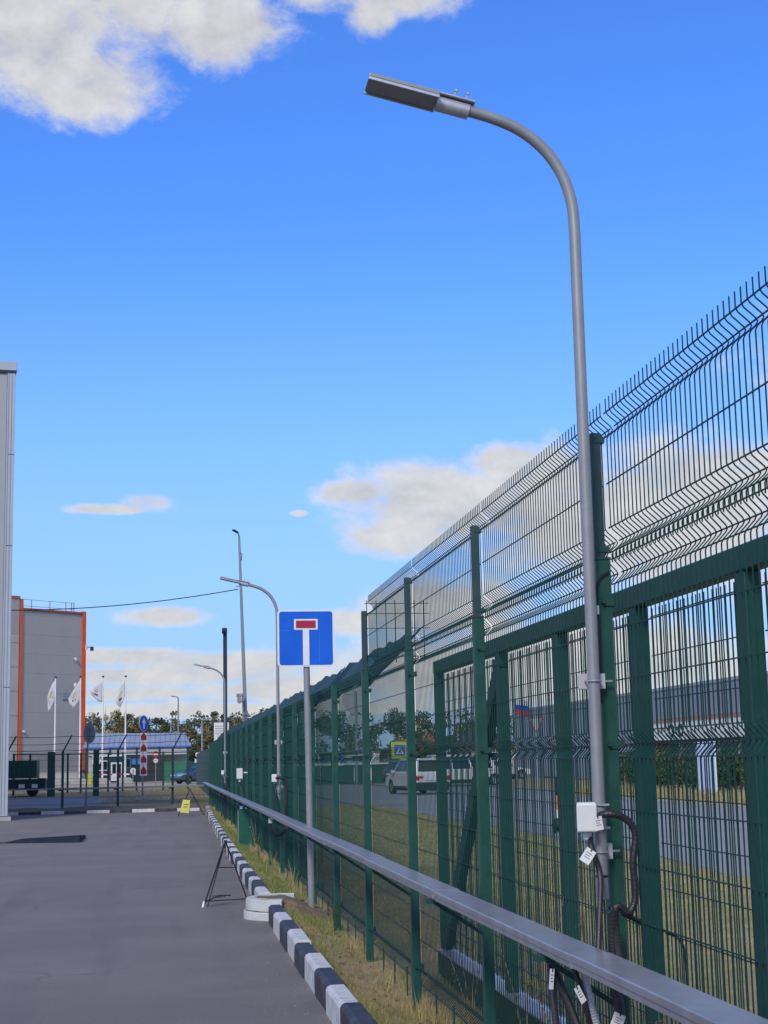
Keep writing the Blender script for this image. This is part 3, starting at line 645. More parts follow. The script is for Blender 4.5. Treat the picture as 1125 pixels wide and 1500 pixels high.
# ================================================================== STREET LAMPS
LX, LY = 1.65, 5.82
lamp = empty('street_lamp', 'nearest grey curved arm street lamp clamped to the tall mesh fence', 'street lamp', (LX, LY, 0), group='curved arm lamps on the side fence')
arm = [(0,0,1.16),(0,0,2.0),(0,0,3.0),(0,0,3.80),(-0.006,0,3.92),(-0.035,0,4.03),(-0.085,0,4.12),(-0.15,0,4.19),(-0.23,0,4.245),(-0.33,0,4.285),(-0.43,0,4.312),(-0.50,0,4.328)]
pts = [arm[0], arm[1], arm[2]] + smooth_path(arm[3:], 5)
po = MB().tube(pts, 0.0235, 20).build('pole', M['galv'], lamp, smooth=True)
MB().tube([(0,0,1.24),(0,0,1.25)], 0.0243, 20).build('cut_band', M['rubber'], po)
# head: extruded LED slab + round adapter, tilted along the arm
th = R(13.5)
def hp(u, v, w): # u along the arm outwards, v across (y), w up
    return (-0.43 - u*math.cos(th) + w*math.sin(th), v, 4.312 + u*math.sin(th) + w*math.cos(th))
def hbox(mb, u0,u1,v0,v1,w0,w1):
    P = [hp(u,v,w) for w in (w0,w1) for (u,v) in ((u0,v0),(u1,v0),(u1,v1),(u0,v1))]
    return mb.add(P, [(3,2,1,0),(4,5,6,7),(0,1,5,4),(1,2,6,5),(2,3,7,6),(3,0,4,7)])
b = MB(); hbox(b, 0.13,0.425,-0.075,0.075,0.0,0.016); head = b.build('lamp_head', M['galv'], lamp, bevel=0.004)
b = MB(); hbox(b, 0.142,0.415,-0.062,0.062,-0.004,-0.0005); b.build('diffuser', M['lens'], head)
for q in (-1, 1): b = MB(); hbox(b, 0.13,0.425,min(q*.075,q*.066),max(q*.075,q*.066),-0.011,-0.0005); b.build('side_rail', M['galv_zinc'], head)
b = MB()
for q in range(6): hbox(b, 0.15,0.415,-0.06+q*0.023,-0.057+q*0.023,0.017,0.024)
tag(b.build('cooling_fins', M['galv'], head), kind='stuff')
b = MB(); b.tube([hp(-0.005,0,-0.004), hp(0.132,0,-0.004)], 0.032, 18); b.build('adapter', M['galv_zinc'], head, smooth=True)
b = MB(); hbox(b, -0.022,0.17,-0.035,0.035,0.028,0.036); b.build('adapter_plate', M['galv_zinc'], head, bevel=0.002)
for u in (0.015, 0.065):
    b = MB(); b.tube([hp(u,-0.01,0.034), hp(u,-0.01,0.066)], 0.004, 8); b.tube([hp(u,-0.01,0.062), hp(u,-0.01,0.072)], 0.0075, 6); b.build('bolt', M['galv_zinc'], head)
for z in (1.985, 1.335):
    c = MB().box(-0.052,0.056,0.028,0.046,z-0.03,z+0.03).build('clamp', M['bracket'], lamp, bevel=0.003)
    u_ = [(-0.029,0.045,z)] + [(-0.029*math.cos(t), -0.029*math.sin(t), z) for t in [math.pi*k/8 for k in range(9)]] + [(0.029,0.045,z)]
    MB().tube(u_, 0.0035, 6).build('u_bolt', M['galv_zinc'], c, smooth=True)
    MB().cyl((0.05,0.036,z),(0.085,0.036,z),0.005,8).build('bolt', M['galv_zinc'], c)
LAMPS = [lamp, copy_tree(lamp, (LX, 22.75, 0), None, 'middle curved arm street lamp rising behind the blue dead end sign'),
         copy_tree(lamp, (LX-0.01, 42.9, 0), None, 'farthest curved arm street lamp beside the dark green camera mast')]

# junction boxes
def junction(loc, label):
    r = empty('junction_box', label, 'junction box', loc, R(-14), group='white boxes on the lamp poles')
    MB().box(-0.036,0.036,-0.035,0.035,0,0.112).build('body', M['plastic_white'], r, bevel=0.006)
    MB().box(-0.038,0.038,-0.055,-0.0352,0.004,0.108).build('cover', M['plastic_white'], r, bevel=0.005)
    MB().cyl((0.036,-0.012,0.062),(0.056,-0.012,0.064),0.013,10).build('gland', M['plastic_white'], r)
    MB().cyl((0.0,0,-0.026),(0.0,0,0),0.017,10).build('gland', M['plastic_white'], r)
    for z in (0.014, 0.1):
        b = MB(); ring = [(0.052+0.0265*math.cos(t), 0.045+0.0265*math.sin(t), z) for t in [2*math.pi*k/14 for k in range(15)]]
        b.tube(ring, 0.0035, 5); b.bar((0.03,0.03,z),(0.05,0.02,z),0.006); b.cyl((0.06,0.02,z),(0.088,0.022,z),0.005,6); b.build('pole_strap', M['galv_zinc'], r)
    return r
JB = junction((1.590, 5.785, 1.412), 'large white junction box strapped to the nearest lamp pole')
junction((1.590, 22.715, 1.412), 'white junction box strapped to the middle lamp pole under its clamp')
junction((1.580, 42.865, 1.39), 'small white junction box strapped to the farthest lamp pole')
# white control box on the fence
cb = empty('control_box', 'white control box with a black cable fixed on the fence above the green cabinet', 'control box', (1.5, 31.6, 1.4))
MB().box(-0.06,0.06,-0.06,0.06,-0.02,0.19).build('body', M['plastic_white'], cb, bevel=0.01)
MB().cyl((0.06,0,0.1),(0.16,0.0,0.1),0.015,8).build('stub', M['plastic_white'], cb)
MB().cyl((0.0,0,-0.08),(0.0,0,-0.02),0.02,8).build('gland', M['plastic_white'], cb)
MB().tube(smooth_path([(0.0,0,-0.07),(0.03,0,-0.14),(0.08,0,-0.2),(0.1,0,-0.3),(0.1,0,-0.42)]), 0.018, 8).build('cable', M['rubber'], cb, smooth=True)
MB().bar((0.12,0.02,0.2),(0.12,0.02,0.42),0.03).build('mount_bar', M['rubber'], cb)

# ------------------------------------------------------------------ conduits round the near lamp
def conduit(name, pts, r, label, mat='rubber', ribs=True, cat='conduit', group=None, n=10, k=8, deep=0.965, step=0.006):
    r = r*0.92; P = smooth_path(pts, k)
    if ribs:
        Q = []; rad = []
        L = 0; last = P[0]
        for a_, b_ in zip(P[:-1], P[1:]):
            seg = (b_-a_).length; m = max(1, int(seg/step))
            for t in range(m):
                Q.append(a_.lerp(b_, t/m)); rad.append(r*(1.0 if len(Q) % 2 else deep))
        Q.append(P[-1]); rad.append(r)
    else: Q, rad = P, [r]*len(P)
    o = MB().tube(Q, rad, n).build(name, M[mat], smooth=not ribs)
    return tag(o, label, cat, group)
def tagcard(parent_loc, w, h, rz, tilt, label, lines=3):
    r = empty('cable_tag', label, 'tag', parent_loc, rz, group='white tags on the cables')
    c = MB().box(-w/2,w/2,-0.0008,0.0008,-h/2,h/2).build('card', M['paper'], r, rot=(0, tilt, 0))
    for q in range(lines):
        MB().box(-w*0.3, w*0.3 - (q % 2)*w*0.15, -0.0014, -0.001, h*0.18 - q*h*0.16, h*0.22 - q*h*0.16).build('print', M['ink'], c)
    MB().box(-0.002,0.002,-0.003,0.003,h*0.36,h*0.52).build('tie', M['rubber'], c)
    return r
CY = 5.72
conduit('conduit', [(1.622, 5.78, 1.463), (1.627, 5.72, 1.477), (1.661, 5.7, 1.482), (1.706, 5.7, 1.468), (1.741, 5.7, 1.437), (1.752, 5.7, 1.389), (1.738, 5.7, 1.304), (1.742, 5.7, 1.222), (1.738, 5.7, 1.16), (1.718, 5.7, 1.121)], 0.0155, 'black corrugated conduit looping out to the right of the near junction box')
conduit('conduit', [(1.726, 5.7, 1.125), (1.705, 5.7, 1.121), (1.68, 5.7, 1.142), (1.661, 5.7, 1.128), (1.66, 5.7, 1.063), (1.66, 5.68, 0.968), (1.641, 5.62, 0.879)], 0.0165, 'black conduit elbow dropping into the tray right of the near lamp pole')
conduit('conduit', [(1.598, 5.78, 1.389), (1.593, 5.74, 1.354), (1.614, 5.74, 1.29), (1.616, 5.72, 1.232), (1.598, 5.68, 1.141), (1.569, 5.62, 0.997)], 0.0125, 'black conduit dropping from the bottom of the near junction box to the tray')
conduit('conduit', [(1.64, 5.7, 1.126), (1.65, 5.7, 1.113), (1.649, 5.7, 0.99), (1.635, 5.66, 0.826)], 0.02, 'thick black conduit hanging straight below the cut end of the near lamp pole')
conduit('cable', [(1.687, 5.7, 1.119), (1.729, 5.72, 1.099), (1.79, 5.75, 1.071), (1.868, 5.75, 1.041), (1.912, 5.75, 1.017), (1.919, 5.7, 0.98), (1.892, 5.6, 0.908), (1.841, 5.45, 0.842)], 0.006, 'thin black cable branching right across the fence to the tray', ribs=False, cat='cable')
conduit('cable', [(1.687, 5.7, 1.119), (1.734, 5.72, 1.096), (1.773, 5.74, 1.078)], 0.0105, 'black heat shrink joint on the cable right of the near lamp pole', ribs=False, cat='cable joint')
conduit('conduit', [(1.516, 6.15, 0.928), (1.521, 6.1, 0.876), (1.52, 6, 0.82), (1.541, 5.95, 0.743), (1.562, 5.9, 0.657)], 0.019, 'black conduit slanting down right below the tray, with a white tag')
conduit('conduit', [(1.511, 6.12, 0.927), (1.496, 6.05, 0.853), (1.486, 6, 0.783), (1.474, 5.9, 0.661)], 0.016, 'black conduit hanging nearly straight below the tray, left of the slanting one')
conduit('conduit', [(1.515, 5.8, 0.934), (1.529, 5.75, 0.854), (1.534, 5.7, 0.788), (1.555, 5.7, 0.691)], 0.0125, 'black conduit beside the grey corrugated pipe below the tray')
conduit('conduit', [(1.554, 5.8, 0.928), (1.558, 5.75, 0.84), (1.557, 5.7, 0.78), (1.581, 5.7, 0.689)], 0.0165, 'pale grey corrugated pipe hanging below the tray', mat='corr_grey', deep=0.8, step=0.0045, k=3)
conduit('conduit', [(1.688, 5.9, 0.895), (1.7, 5.85, 0.796), (1.698, 5.8, 0.668)], 0.022, 'thick black conduit rightmost below the tray under the near lamp')
tagcard((1.589, 5.62, 1.451), 0.034, 0.05, 0.2, R(-8), 'white tag hung on the conduit beside the near junction box')
tagcard((1.554, 5.66, 1.332), 0.04, 0.055, -0.1, R(35), 'white tag hanging askew below the near junction box')
tagcard((1.36, 5.5, 0.92), 0.02, 0.07, 0.5, R(8), 'white tag leftmost below the tray')
tagcard((1.382, 5.2, 0.908), 0.024, 0.06, 0.4, R(-30), 'white tag beside the grey corrugated pipe')
tagcard((1.508, 5.2, 0.817), 0.045, 0.05, 0.2, R(25), 'white tag at the bottom edge below the near lamp')
# loops at the two farther lamps
conduit('conduit', [(1.606, 22.6, 1.467), (1.658, 22.5, 1.477), (1.727, 22.5, 1.427), (1.745, 22.5, 1.271), (1.733, 22.5, 1.077), (1.732, 22.5, 0.923)], 0.022, 'black conduit looping right of the middle lamp box', ribs=False)
conduit('conduit', [(1.586, 22.6, 1.39), (1.587, 22.5, 1.275), (1.625, 22.5, 1.128), (1.643, 22.5, 0.925)], 0.016, 'black conduit dropping from the middle lamp box to the tray', ribs=False)
conduit('conduit', [(1.499, 22.4, 0.932), (1.498, 22.4, 0.817), (1.536, 22.4, 0.72), (1.604, 22.4, 0.671), (1.672, 22.4, 0.697), (1.722, 22.4, 0.773), (1.723, 22.4, 0.888)], 0.026, 'thick black cable loop hanging below the tray under the middle lamp', ribs=False)
conduit('conduit', [(1.656, 42.7, 1.346), (1.651, 42.6, 1.109), (1.632, 42.6, 0.927)], 0.03, 'black conduit below the farthest lamp box', ribs=False)
conduit('conduit', [(1.481, 42, 0.887), (1.517, 42, 0.778), (1.59, 42, 0.758), (1.645, 42, 0.811), (1.663, 42, 0.882)], 0.03, 'small black cable loop below the tray under the farthest lamp', ribs=False)
tagcard((1.485, 22.2, 0.882), 0.05, 0.07, 0, 0, 'white tag on the cable loop under the middle lamp', 1)

# green cabinet
cbn = empty('cabinet', 'dark green metal cabinet standing on the grass under the tray', 'cabinet', (1.6, 31.5, 0.02))
MB().box(-0.14,0.13,-0.02,0.22,0,0.74).build('body', M['cabinet_edge'], cbn, bevel=0.006)
MB().box(-0.135,0.135,-0.05,-0.022,-0.0,0.745).build('door', M['cabinet_green'], cbn, bevel=0.004, rot=(0,0,R(4)))
MB().box(-0.15,0.14,-0.05,0.23,0.745,0.765).build('top', M['green_dark'], cbn)
MB().cyl((0.1,-0.05,0.4),(0.1,-0.075,0.4),0.012,8).build('lock', M['galv_zinc'], cbn)
MB().box(-0.1,-0.04,0.0,0.06,0.765,0.82).box(0.0,0.05,0.02,0.08,0.765,0.84).build('cable_gland', M['plastic_white'], cbn)
MB().tube([(-0.02,0.05,0.765),(-0.03,0.05,0.9),(-0.02,0.05,0.98)], 0.03, 8).tube([(-0.09,0.04,0.8),(-0.09,0.04,0.98)],0.02,8).build('cable', M['flag_blue'], cbn)

# ================================================================== DEAD END SIGN
sg = empty('road_sign', 'blue square dead end sign with white stem and red bar on a grey pole', 'road sign', (1.615, 17.3, 0.0))
sp = MB().cyl((-0.008,0.05,-0.05),(-0.035,0.05,3.36),0.036,20).build('pole', M['galv'], sg, smooth=True)
def rrect(w, h, r, cx=0, cz=0, n=6):
    P = []
    for (sx, sz, a0) in ((1,1,0),(-1,1,90),(-1,-1,180),(1,-1,270)):
        for k in range(n+1):
            t = R(a0 + 90*k/n); P.append((cx+sx*(w/2-r)+r*math.cos(t), cz+sz*(h/2-r)+r*math.sin(t)))
    return P
SCX, SCZ, SW = -0.037, 3.075, 0.645
plate = MB().prism(rrect(SW, SW, 0.045, SCX, SCZ), 'y', 0.0, 0.004).build('plate', M['sign_white'], sg)
MB().prism(rrect(SW-0.04, SW-0.04, 0.03, SCX, SCZ), 'y', -0.002, -0.0005).build('blue_field', M['sign_blue'], plate)
MB().prism([(SCX-0.036,SCZ-SW/2+0.012),(SCX+0.036,SCZ-SW/2+0.012),(SCX+0.036,SCZ+0.096),(SCX+0.134,SCZ+0.096),(SCX+0.134,SCZ+0.216),(SCX-0.134,SCZ+0.216),(SCX-0.134,SCZ+0.096),(SCX-0.036,SCZ+0.096)],'y',-0.0045,-0.003).build('white_stem', M['sign_white'], plate)
MB().box(SCX-0.112,SCX+0.112,-0.0065,-0.005,SCZ+0.113,SCZ+0.199).build('red_bar', M['sign_red'], plate)
MB().box(SCX-0.3,SCX-0.06,-0.0032,-0.0026,SCZ+0.085,SCZ+0.088).box(SCX-0.2,SCX-0.197,-0.0032,-0.0026,SCZ+0.09,SCZ+0.26).box(SCX+0.15,SCX+0.154,-0.0032,-0.0026,SCZ-0.28,SCZ+0.1).build('film_seam', M['sign_blue2'], plate)
MB().box(SCX-SW/2+0.06,SCX+SW/2-0.06,0.005,0.02,SCZ+0.2,SCZ+0.23).box(SCX-SW/2+0.06,SCX+SW/2-0.06,0.005,0.02,SCZ-0.23,SCZ-0.2).build('back_rail', M['galv_zinc'], plate)
# cut stump beside the pole
st = MB().cyl((1.56,18.1,-0.02),(1.565,18.1,0.13),0.035,12).build('post_stump', M['rubber'], None)
tag(st, 'short dark cut post stump left of the dead end sign pole', 'post stump')

# ================================================================== MANHOLE RING
mh = empty('manhole_ring', 'white painted concrete manhole ring filled with earth breaking the kerb line', 'manhole', (1.36, 17.55, 0))
def rough_arc(prof, a0, a1, n=46, amp=0.006, seed=0):
    # broken ring: the profile swept from a0 to a1 and closed at both ends
    b = MB(); k = len(prof); vs = []
    for j in range(n):
        t = R(a0 + (a1-a0)*j/(n-1)); c_, s_ = math.cos(t), math.sin(t)
        for r, z in prof:
            d = amp*mnoise.noise(Vector((c_*3, s_*3, z*14+seed))); vs.append(((r+d)*c_, (r+d)*s_, z + d*0.8))
    fs = [(j*k+i, (j+1)*k+i, (j+1)*k+(i+1)%k, j*k+(i+1)%k) for j in range(n-1) for i in range(k)]
    fs += [tuple(range(k)), tuple((n-1)*k+i for i in reversed(range(k)))]
    return b.add(vs, fs)
rough_arc([(0.49,-0.03),(0.49,0.075),(0.482,0.086),(0.40,0.09),(0.40,-0.03)], 85, 268).build('base_ring', M['old_white'], mh, smooth=True)
rough_arc([(0.455,0.094),(0.468,0.098),(0.468,0.205),(0.458,0.22),(0.368,0.226),(0.355,0.215),(0.355,0.094)], 74, 257, seed=4, amp=0.009).build('upper_ring', M['old_white'], mh, smooth=True)
rough_arc([(0.445,0.08),(0.445,0.102),(0.38,0.102),(0.38,0.08)], 88, 255).build('joint_gap', M['rubber'], mh)
# earth that fills the ring and slides out of its broken side down to the sign pole
b = MB(); vs = []; nx, ny = 26, 26
for j in range(ny):
    for i in range(nx):
        x = 0.95 + 1.0*i/(nx-1); y = 16.95 + 1.45*j/(ny-1)
        rr = math.hypot(x-1.36, y-17.55); inside = rr < 0.37
        slope = 0.212 - max(0.0, x-1.34)*0.36
        edge = max(0.0, abs(y-17.55)-0.42)*0.6
        z = slope - (0 if inside else edge) + 0.016*mnoise.noise(Vector((x*7,y*7,1))) + 0.008*mnoise.noise(Vector((x*22,y*22,1)))
        if x < 1.3 and rr > 0.37: z = min(z, 0.10) if x > 1.26 else -0.1
        if x <= 1.40 and not inside and rr > 0.40: z = min(z, 0.12) if x > 1.26 else -0.1
        vs.append((x-1.36, y-17.55, z))
fs = [(j*nx+i, j*nx+i+1, (j+1)*nx+i+1, (j+1)*nx+i) for j in range(ny-1) for i in range(nx-1)]
b.add(vs, fs); b.build('earth_fill', M['earth'], mh, smooth=True)

# ================================================================== EASELS
def easel(name, label, loc, legs, apex, bars, r):
    e = empty(name, label, 'easel', loc, group='black metal easels on the asphalt')
    for f in legs: MB().bar(apex, f, r).build('leg', M['rubber'], e)
    for p, q in bars: MB().bar(p, q, r*0.9).build('cross_bar', M['rubber'], e)
    MB().bar((apex[0]-.02, apex[1], apex[2]), (apex[0]+.02, apex[1], apex[2]), r*1.8).build('hinge', M['rubber'], e)
    return e
E1 = easel('sign_easel', 'black metal easel standing empty near the white manhole ring', (0.6, 19.0, 0), [(-0.14,0.0,0.0),(-0.085,0.13,0.0),(0.42,0.28,0.0)], (0.135,0.2,0.76), [((0.055,0.12,0.455),(0.27,0.24,0.44)),((-0.135,0.0,0.06),(0.07,0.2,0.12)),((-0.08,0.14,0.06),(0.40,0.3,0.06)),((0.07,0.2,0.12),(0.2,0.26,0.11))], 0.014)
MB().bar((-0.145,-0.01,-0.0),(-0.128,0.012,0.07),0.02).build('leg_sleeve', M['paper'], E1)
MB().bar((-0.02,0.30,0.10),(0.14,0.31,0.10),0.03).build('cross_bar', M['bark'], E1)
E2 = easel('sign_easel', 'black metal easel holding a small yellow notice board by the end kerb', (0.8, 52.0, 0), [(-0.36,-0.1,0.0),(0.0,-0.2,0.0),(0.5,0.35,0.0)], (0.03,0.1,0.87), [((-0.02,0.06,0.6),(0.2,0.16,0.58)),((-0.22,-0.05,0.30),(0.0,-0.15,0.28))], 0.022)
yb = MB().add([(-0.30,-0.16,0.13),(0.0,-0.22,0.10),(0.03,-0.13,0.52),(-0.20,-0.07,0.54),(-0.30,-0.15,0.13),(0.0,-0.21,0.10),(0.03,-0.12,0.52),(-0.20,-0.06,0.54)], [(0,1,2,3),(7,6,5,4),(0,4,5,1),(1,5,6,2),(2,6,7,3),(3,7,4,0)])
board = yb.build('notice_board', M['sign_yellow'], None, loc=(0.8, 52.0, 0)); tag(board, 'small yellow notice board with two dark lines of lettering on the far easel', 'notice board')
def onb(u, v):
    a, b_, c, d = (Vector(p) for p in ((-0.30,-0.16,0.13),(0.0,-0.22,0.10),(0.03,-0.13,0.52),(-0.20,-0.07,0.54)))
    p = a.lerp(b_, u).lerp(d.lerp(c, u), v); return p + Vector((0,-0.006,-0.0))
b = MB()
for vrow, us in ((0.60, [0.22,0.31,0.40,0.49,0.58,0.67,0.76]), (0.40, [0.26,0.36,0.46,0.56,0.66])):
    for u in us: b.quad(onb(u, vrow), onb(u+0.06, vrow), onb(u+0.06, vrow+0.09), onb(u, vrow+0.09))
b.build('lettering', M['ink'], board)

# weeds along the fence
def weed(name, x, y, h, label, n=5):
    b = MB()
    for k in range(n):
        a = random.random()*6.28; l = random.uniform(.05,.2)*h; hh = h*random.uniform(.6,1)
        P = smooth_path([(x,y,0),(x+math.cos(a)*l*.4,y+math.sin(a)*l*.4,hh*.55),(x+math.cos(a)*l,y+math.sin(a)*l,hh)],3)
        b.tube(P, [0.003]*(len(P)-1)+[0.001], 4)
        for q in range(int(hh*26)):
            t = random.uniform(.25,1); p = P[min(len(P)-1,int(t*(len(P)-1)))]; s = random.uniform(.008,.022); a2 = random.random()*6.28
            c = p + Vector((math.cos(a2)*.02, math.sin(a2)*.02, random.uniform(-.02,.02)))
            b.quad(c+Vector((-s,0,-s*.4)), c+Vector((0,s*.6,0)), c+Vector((s,0,s*.5)), c+Vector((0,-s*.6,.003)))
    return tag(b.build(name, M['straw'] if random.random()<.75 else M['leaf_hedge']), label, 'weed', 'dry weeds growing up along the fence')
for k, (x, y, h) in enumerate([(1.86,9.6,0.75),(1.9,7.9,1.0),(1.84,7.0,1.25),(1.95,8.5,0.8),(1.67,15.6,0.5),(1.66,20.5,0.45),(1.64,28.3,0.75),(1.62,27.0,0.6),(1.66,33.5,0.5),(2.0,6.3,0.9),(1.85,11.6,0.55),(1.65,24.0,0.4)]):
    weed('weed', x, y, h, ['dry brown weed stalk growing up through the foot of the mesh fence'][0])

# ================================================================== END FENCE (leaning arms and barbed wire)
EY = 61.7
ef = empty('mesh_fence', 'low green mesh fence with leaning barbed wire arms closing the end of the yard', 'fence', (-1.8, EY, 0))
for x in (-8.17, -6.05, -3.93, -1.81, 0.31):
    p = wb(MB().box(x-0.045,x+0.045,EY-0.04,EY+0.04,-0.05,2.3), 'post', M['navy_green'], ef)
    MB().bar((x,EY,2.27),(x+0.34,EY,2.9),0.055).build('arm', M['navy_green'], p)
    MB().box(x-0.15,x+0.02,EY-0.13,EY-0.04,0.76,0.81).build('tray_bracket', M['navy_green'], p)
for k, (dx, z) in enumerate(((0.02,2.34),(0.16,2.58),(0.32,2.86))):
    P = []
    for q in range(0, 49):
        x = -8.2 + q*(9.9/48); P.append((x+dx, EY+0.01, z - 0.03*math.sin(math.pi*((q % 10)/10.0))))
    wb(MB().tube(P, 0.011, 5), 'barbed_wire', M['navy_green'], ef)
ehor = [(z,0) for z in (0.25,0.5,0.8,1.1,1.4,1.7,2.0,2.22)]
EP = panel_mesh('wire_panel', 2.1, ehor, [1.2], 0.12, 2.25, M['green_wire'], r=0.0022, rh=0.0045)
for x in (-8.17, -6.05, -3.93, -1.81): put('wire_panel', EP, ef, loc=(x+0.02+1.8, 0.05, 0), rot=(0,0,R(-90))).location = (x+0.02+1.8, 0.05, 0)
EP2 = panel_mesh('wire_panel', 1.4, ehor, [1.2], 0.12, 2.25, M['green_wire'], r=0.0022, rh=0.0045)
put('wire_panel', EP2, ef, loc=(0.33+1.8, 0.05, 0), rot=(0,0,R(-90)))

# dark green camera mast by the farthest lamp
cm = empty('camera_mast', 'dark green square mast with a small camera at its top by the farthest lamp', 'mast', (1.72, 44.6, 0))
MB().box(-0.055,0.055,-0.055,0.055,0,5.5).build('pole', M['navy_green'], cm)
MB().box(-0.09,0.06,-0.1,0.07,5.4,5.56).build('camera', M['rubber'], cm, bevel=0.02)
MB().cyl((-0.05,-0.1,5.44),(-0.05,-0.17,5.41),0.045,10).build('lens', M['glass'], cm)

# tall lamp mast, its cable and a loudspeaker pole
tm = empty('lamp_mast', 'very tall slim leaning lamp mast rising behind the curved lamps', 'lamp mast', (3.96, 75, 0))
MB().tube([(0.0,0,-0.1),(-0.09,0,3.2),(-0.1,0,4.0),(-0.36,0,12.75)], [0.13,0.105,0.092,0.055], 14).build('pole', M['galv'], tm, smooth=True)
MB().tube([(-0.36,0,12.7),(-0.38,-0.02,12.82),(-0.5,-0.1,12.9)], 0.035, 8).build('arm', M['galv'], tm)
MB().bar((-0.44,-0.08,12.88),(-0.66,-0.3,12.98),0.14,0.06).build('lamp_head', M['rubber'], tm)
MB().cyl((-0.1,-0.02,3.95),(-0.1,0.02,4.15),0.13,12).build('collar', M['galv'], tm)
MB().bar((-0.30,0,10.25),(-0.55,0,10.2),0.03).tube([(-0.36,0,12.0),(-0.22,0,11.8),(-0.25,0,11.5)],0.02,5).build('cable_anchor', M['rubber'], tm)
a, b_ = Vector((3.547, 75, 10.091)), Vector((-9.444, 78, 9.473)); P = []
for q in range(25):
    t = q/24; p = a.lerp(b_, t); p.z -= 0.35*4*t*(1-t); P.append(p)
tag(MB().tube(P, 0.024, 5).build('overhead_cable', M['navy_green']), 'overhead black cable sagging from the tall lamp mast across to the left', 'cable')
lp = empty('loudspeaker_pole', 'thin pole with two small horn loudspeakers left of the tall mast foot', 'pole', (3.72, 74.6, 0))
MB().cyl((0,0,0),(0,0,5.0),0.035,8).build('pole', M['galv'], lp)
MB().cyl((-0.02,0,4.95),(-0.22,-0.2,4.85),0.06,10,0.14).build('horn', M['sign_back'], lp)
MB().cyl((0.0,0,4.7),(-0.2,-0.2,4.62),0.06,10,0.13).build('horn', M['sign_back'], lp)

# ================================================================== ORANGE TRIMMED BUILDING
A = Vector((-15.42, 170.0, 0)); B_ = Vector((-8.93, 175.8, 0))
ob = empty('industrial_building', 'tall grey panelled building with bright orange corner and roof trim', 'building', A)
ang = math.atan2(B_.y-A.y, B_.x-A.x); ob.rotation_euler = (0,0,ang); WL = (B_-A).length
MB().box(0.05, WL-0.05, 0.12, 30, 0, 18.6).build('wall', M['panel_dark'], ob)
H_ = [1.25,3.35,5.45,7.55,9.65,11.75,13.85,15.95,18.05,18.55]
for z0, z1 in zip(H_[:-1], H_[1:]):
    MB().box(0.125, WL-0.425, 0.05, 0.119, z0+0.012, z1).build('wall_panel', M['panel_dark'], ob)
MB().box(0.0, WL-0.3, -0.02, 0.1, 0, 1.24).build('plinth', M['panel_beige'], ob)
MB().box(-0.18, 0.12, -0.12, 0.12, 1.25, 19.79).build('corner_trim', M['orange'], ob)
MB().box(WL-0.42, WL+0.08, -0.12, 0.3, 1.25, 18.9).build('corner_trim', M['orange'], ob)
MB().box(0.125, WL-0.425, -0.14, 0.3, 18.62, 18.82).build('roof_trim', M['orange_dull'], ob)
MB().box(-14, -0.3, -0.05, 30, 0, 15.9).build('lower_wall', M['panel_beige'], ob)
MB().box(-14, -0.3, -0.05, 30, 15.92, 19.8).build('upper_wall', M['panel_dark'], ob)
for z in (2.0, 4.6, 7.2, 9.8, 12.4, 15.0): MB().box(-14, -0.3, -0.09, -0.052, z, z+0.04).build('panel_joint', M['panel_dark'], ob)
MB().box(-14, -0.28, -0.14, 0.3, 19.8, 20.05).build('roof_trim', M['orange_dull'], ob)
MB().box(-1.6,-1.0,0.5,1.0,20.12,20.4).build('roof_vent', M['rubber'], ob)
rl = MB()
for z in (19.15, 19.85): rl.bar((0.3,0.8,z),(WL-1.0,0.8,z),0.05)
rl.build('roof_rail', M['panel_dark'], ob)
for x in (0.8, 1.9, 4.4, 6.6, 7.4, 7.75): MB().box(x-0.04,x+0.04,0.76,0.84,18.84,19.9).build('rail_post', M['panel_dark'], ob)
v_ = MB().box(5.6,7.2,-0.06,0.0,9.0,9.85).build('vent', M['panel_grey'], ob)
for q in range(5): MB().box(5.65,7.15,-0.1,-0.062,9.05+q*0.16,9.13+q*0.16).build('louvre', M['panel_grey'], v_)
MB().cyl((7.3,-0.3,13.4),(7.4,-0.02,13.55),0.16,10).build('wall_lamp', M['plastic_white'], ob)
MB().bar((7.0,-0.45,10.4),(7.4,-0.1,10.75),0.24).build('wall_lamp', M['plastic_white'], ob)
MB().cyl((0.45,-0.25,5.5),(0.45,0.02,5.5),0.15,10).build('wall_lamp', M['plastic_white'], ob)
cam_ = MB().box(WL+0.0,WL+0.2,-0.3,-0.12,14.6,15.1).build('camera_box', M['plastic_white'], ob)
MB().bar((WL+0.1,-0.2,14.9),(WL+0.7,-0.4,14.9),0.08).cyl((WL+0.7,-0.4,14.95),(WL+0.7,-0.4,14.5),0.2,12).build('dome_camera', M['rubber'], cam_)
# pale low annexe at its foot
an = MB().box(-30,-9.0,166,168.5,0,1.1); tag(wb(an,'low_wall',M['panel_beige'],None), 'low pale wall at the foot of the orange trimmed building', 'wall')

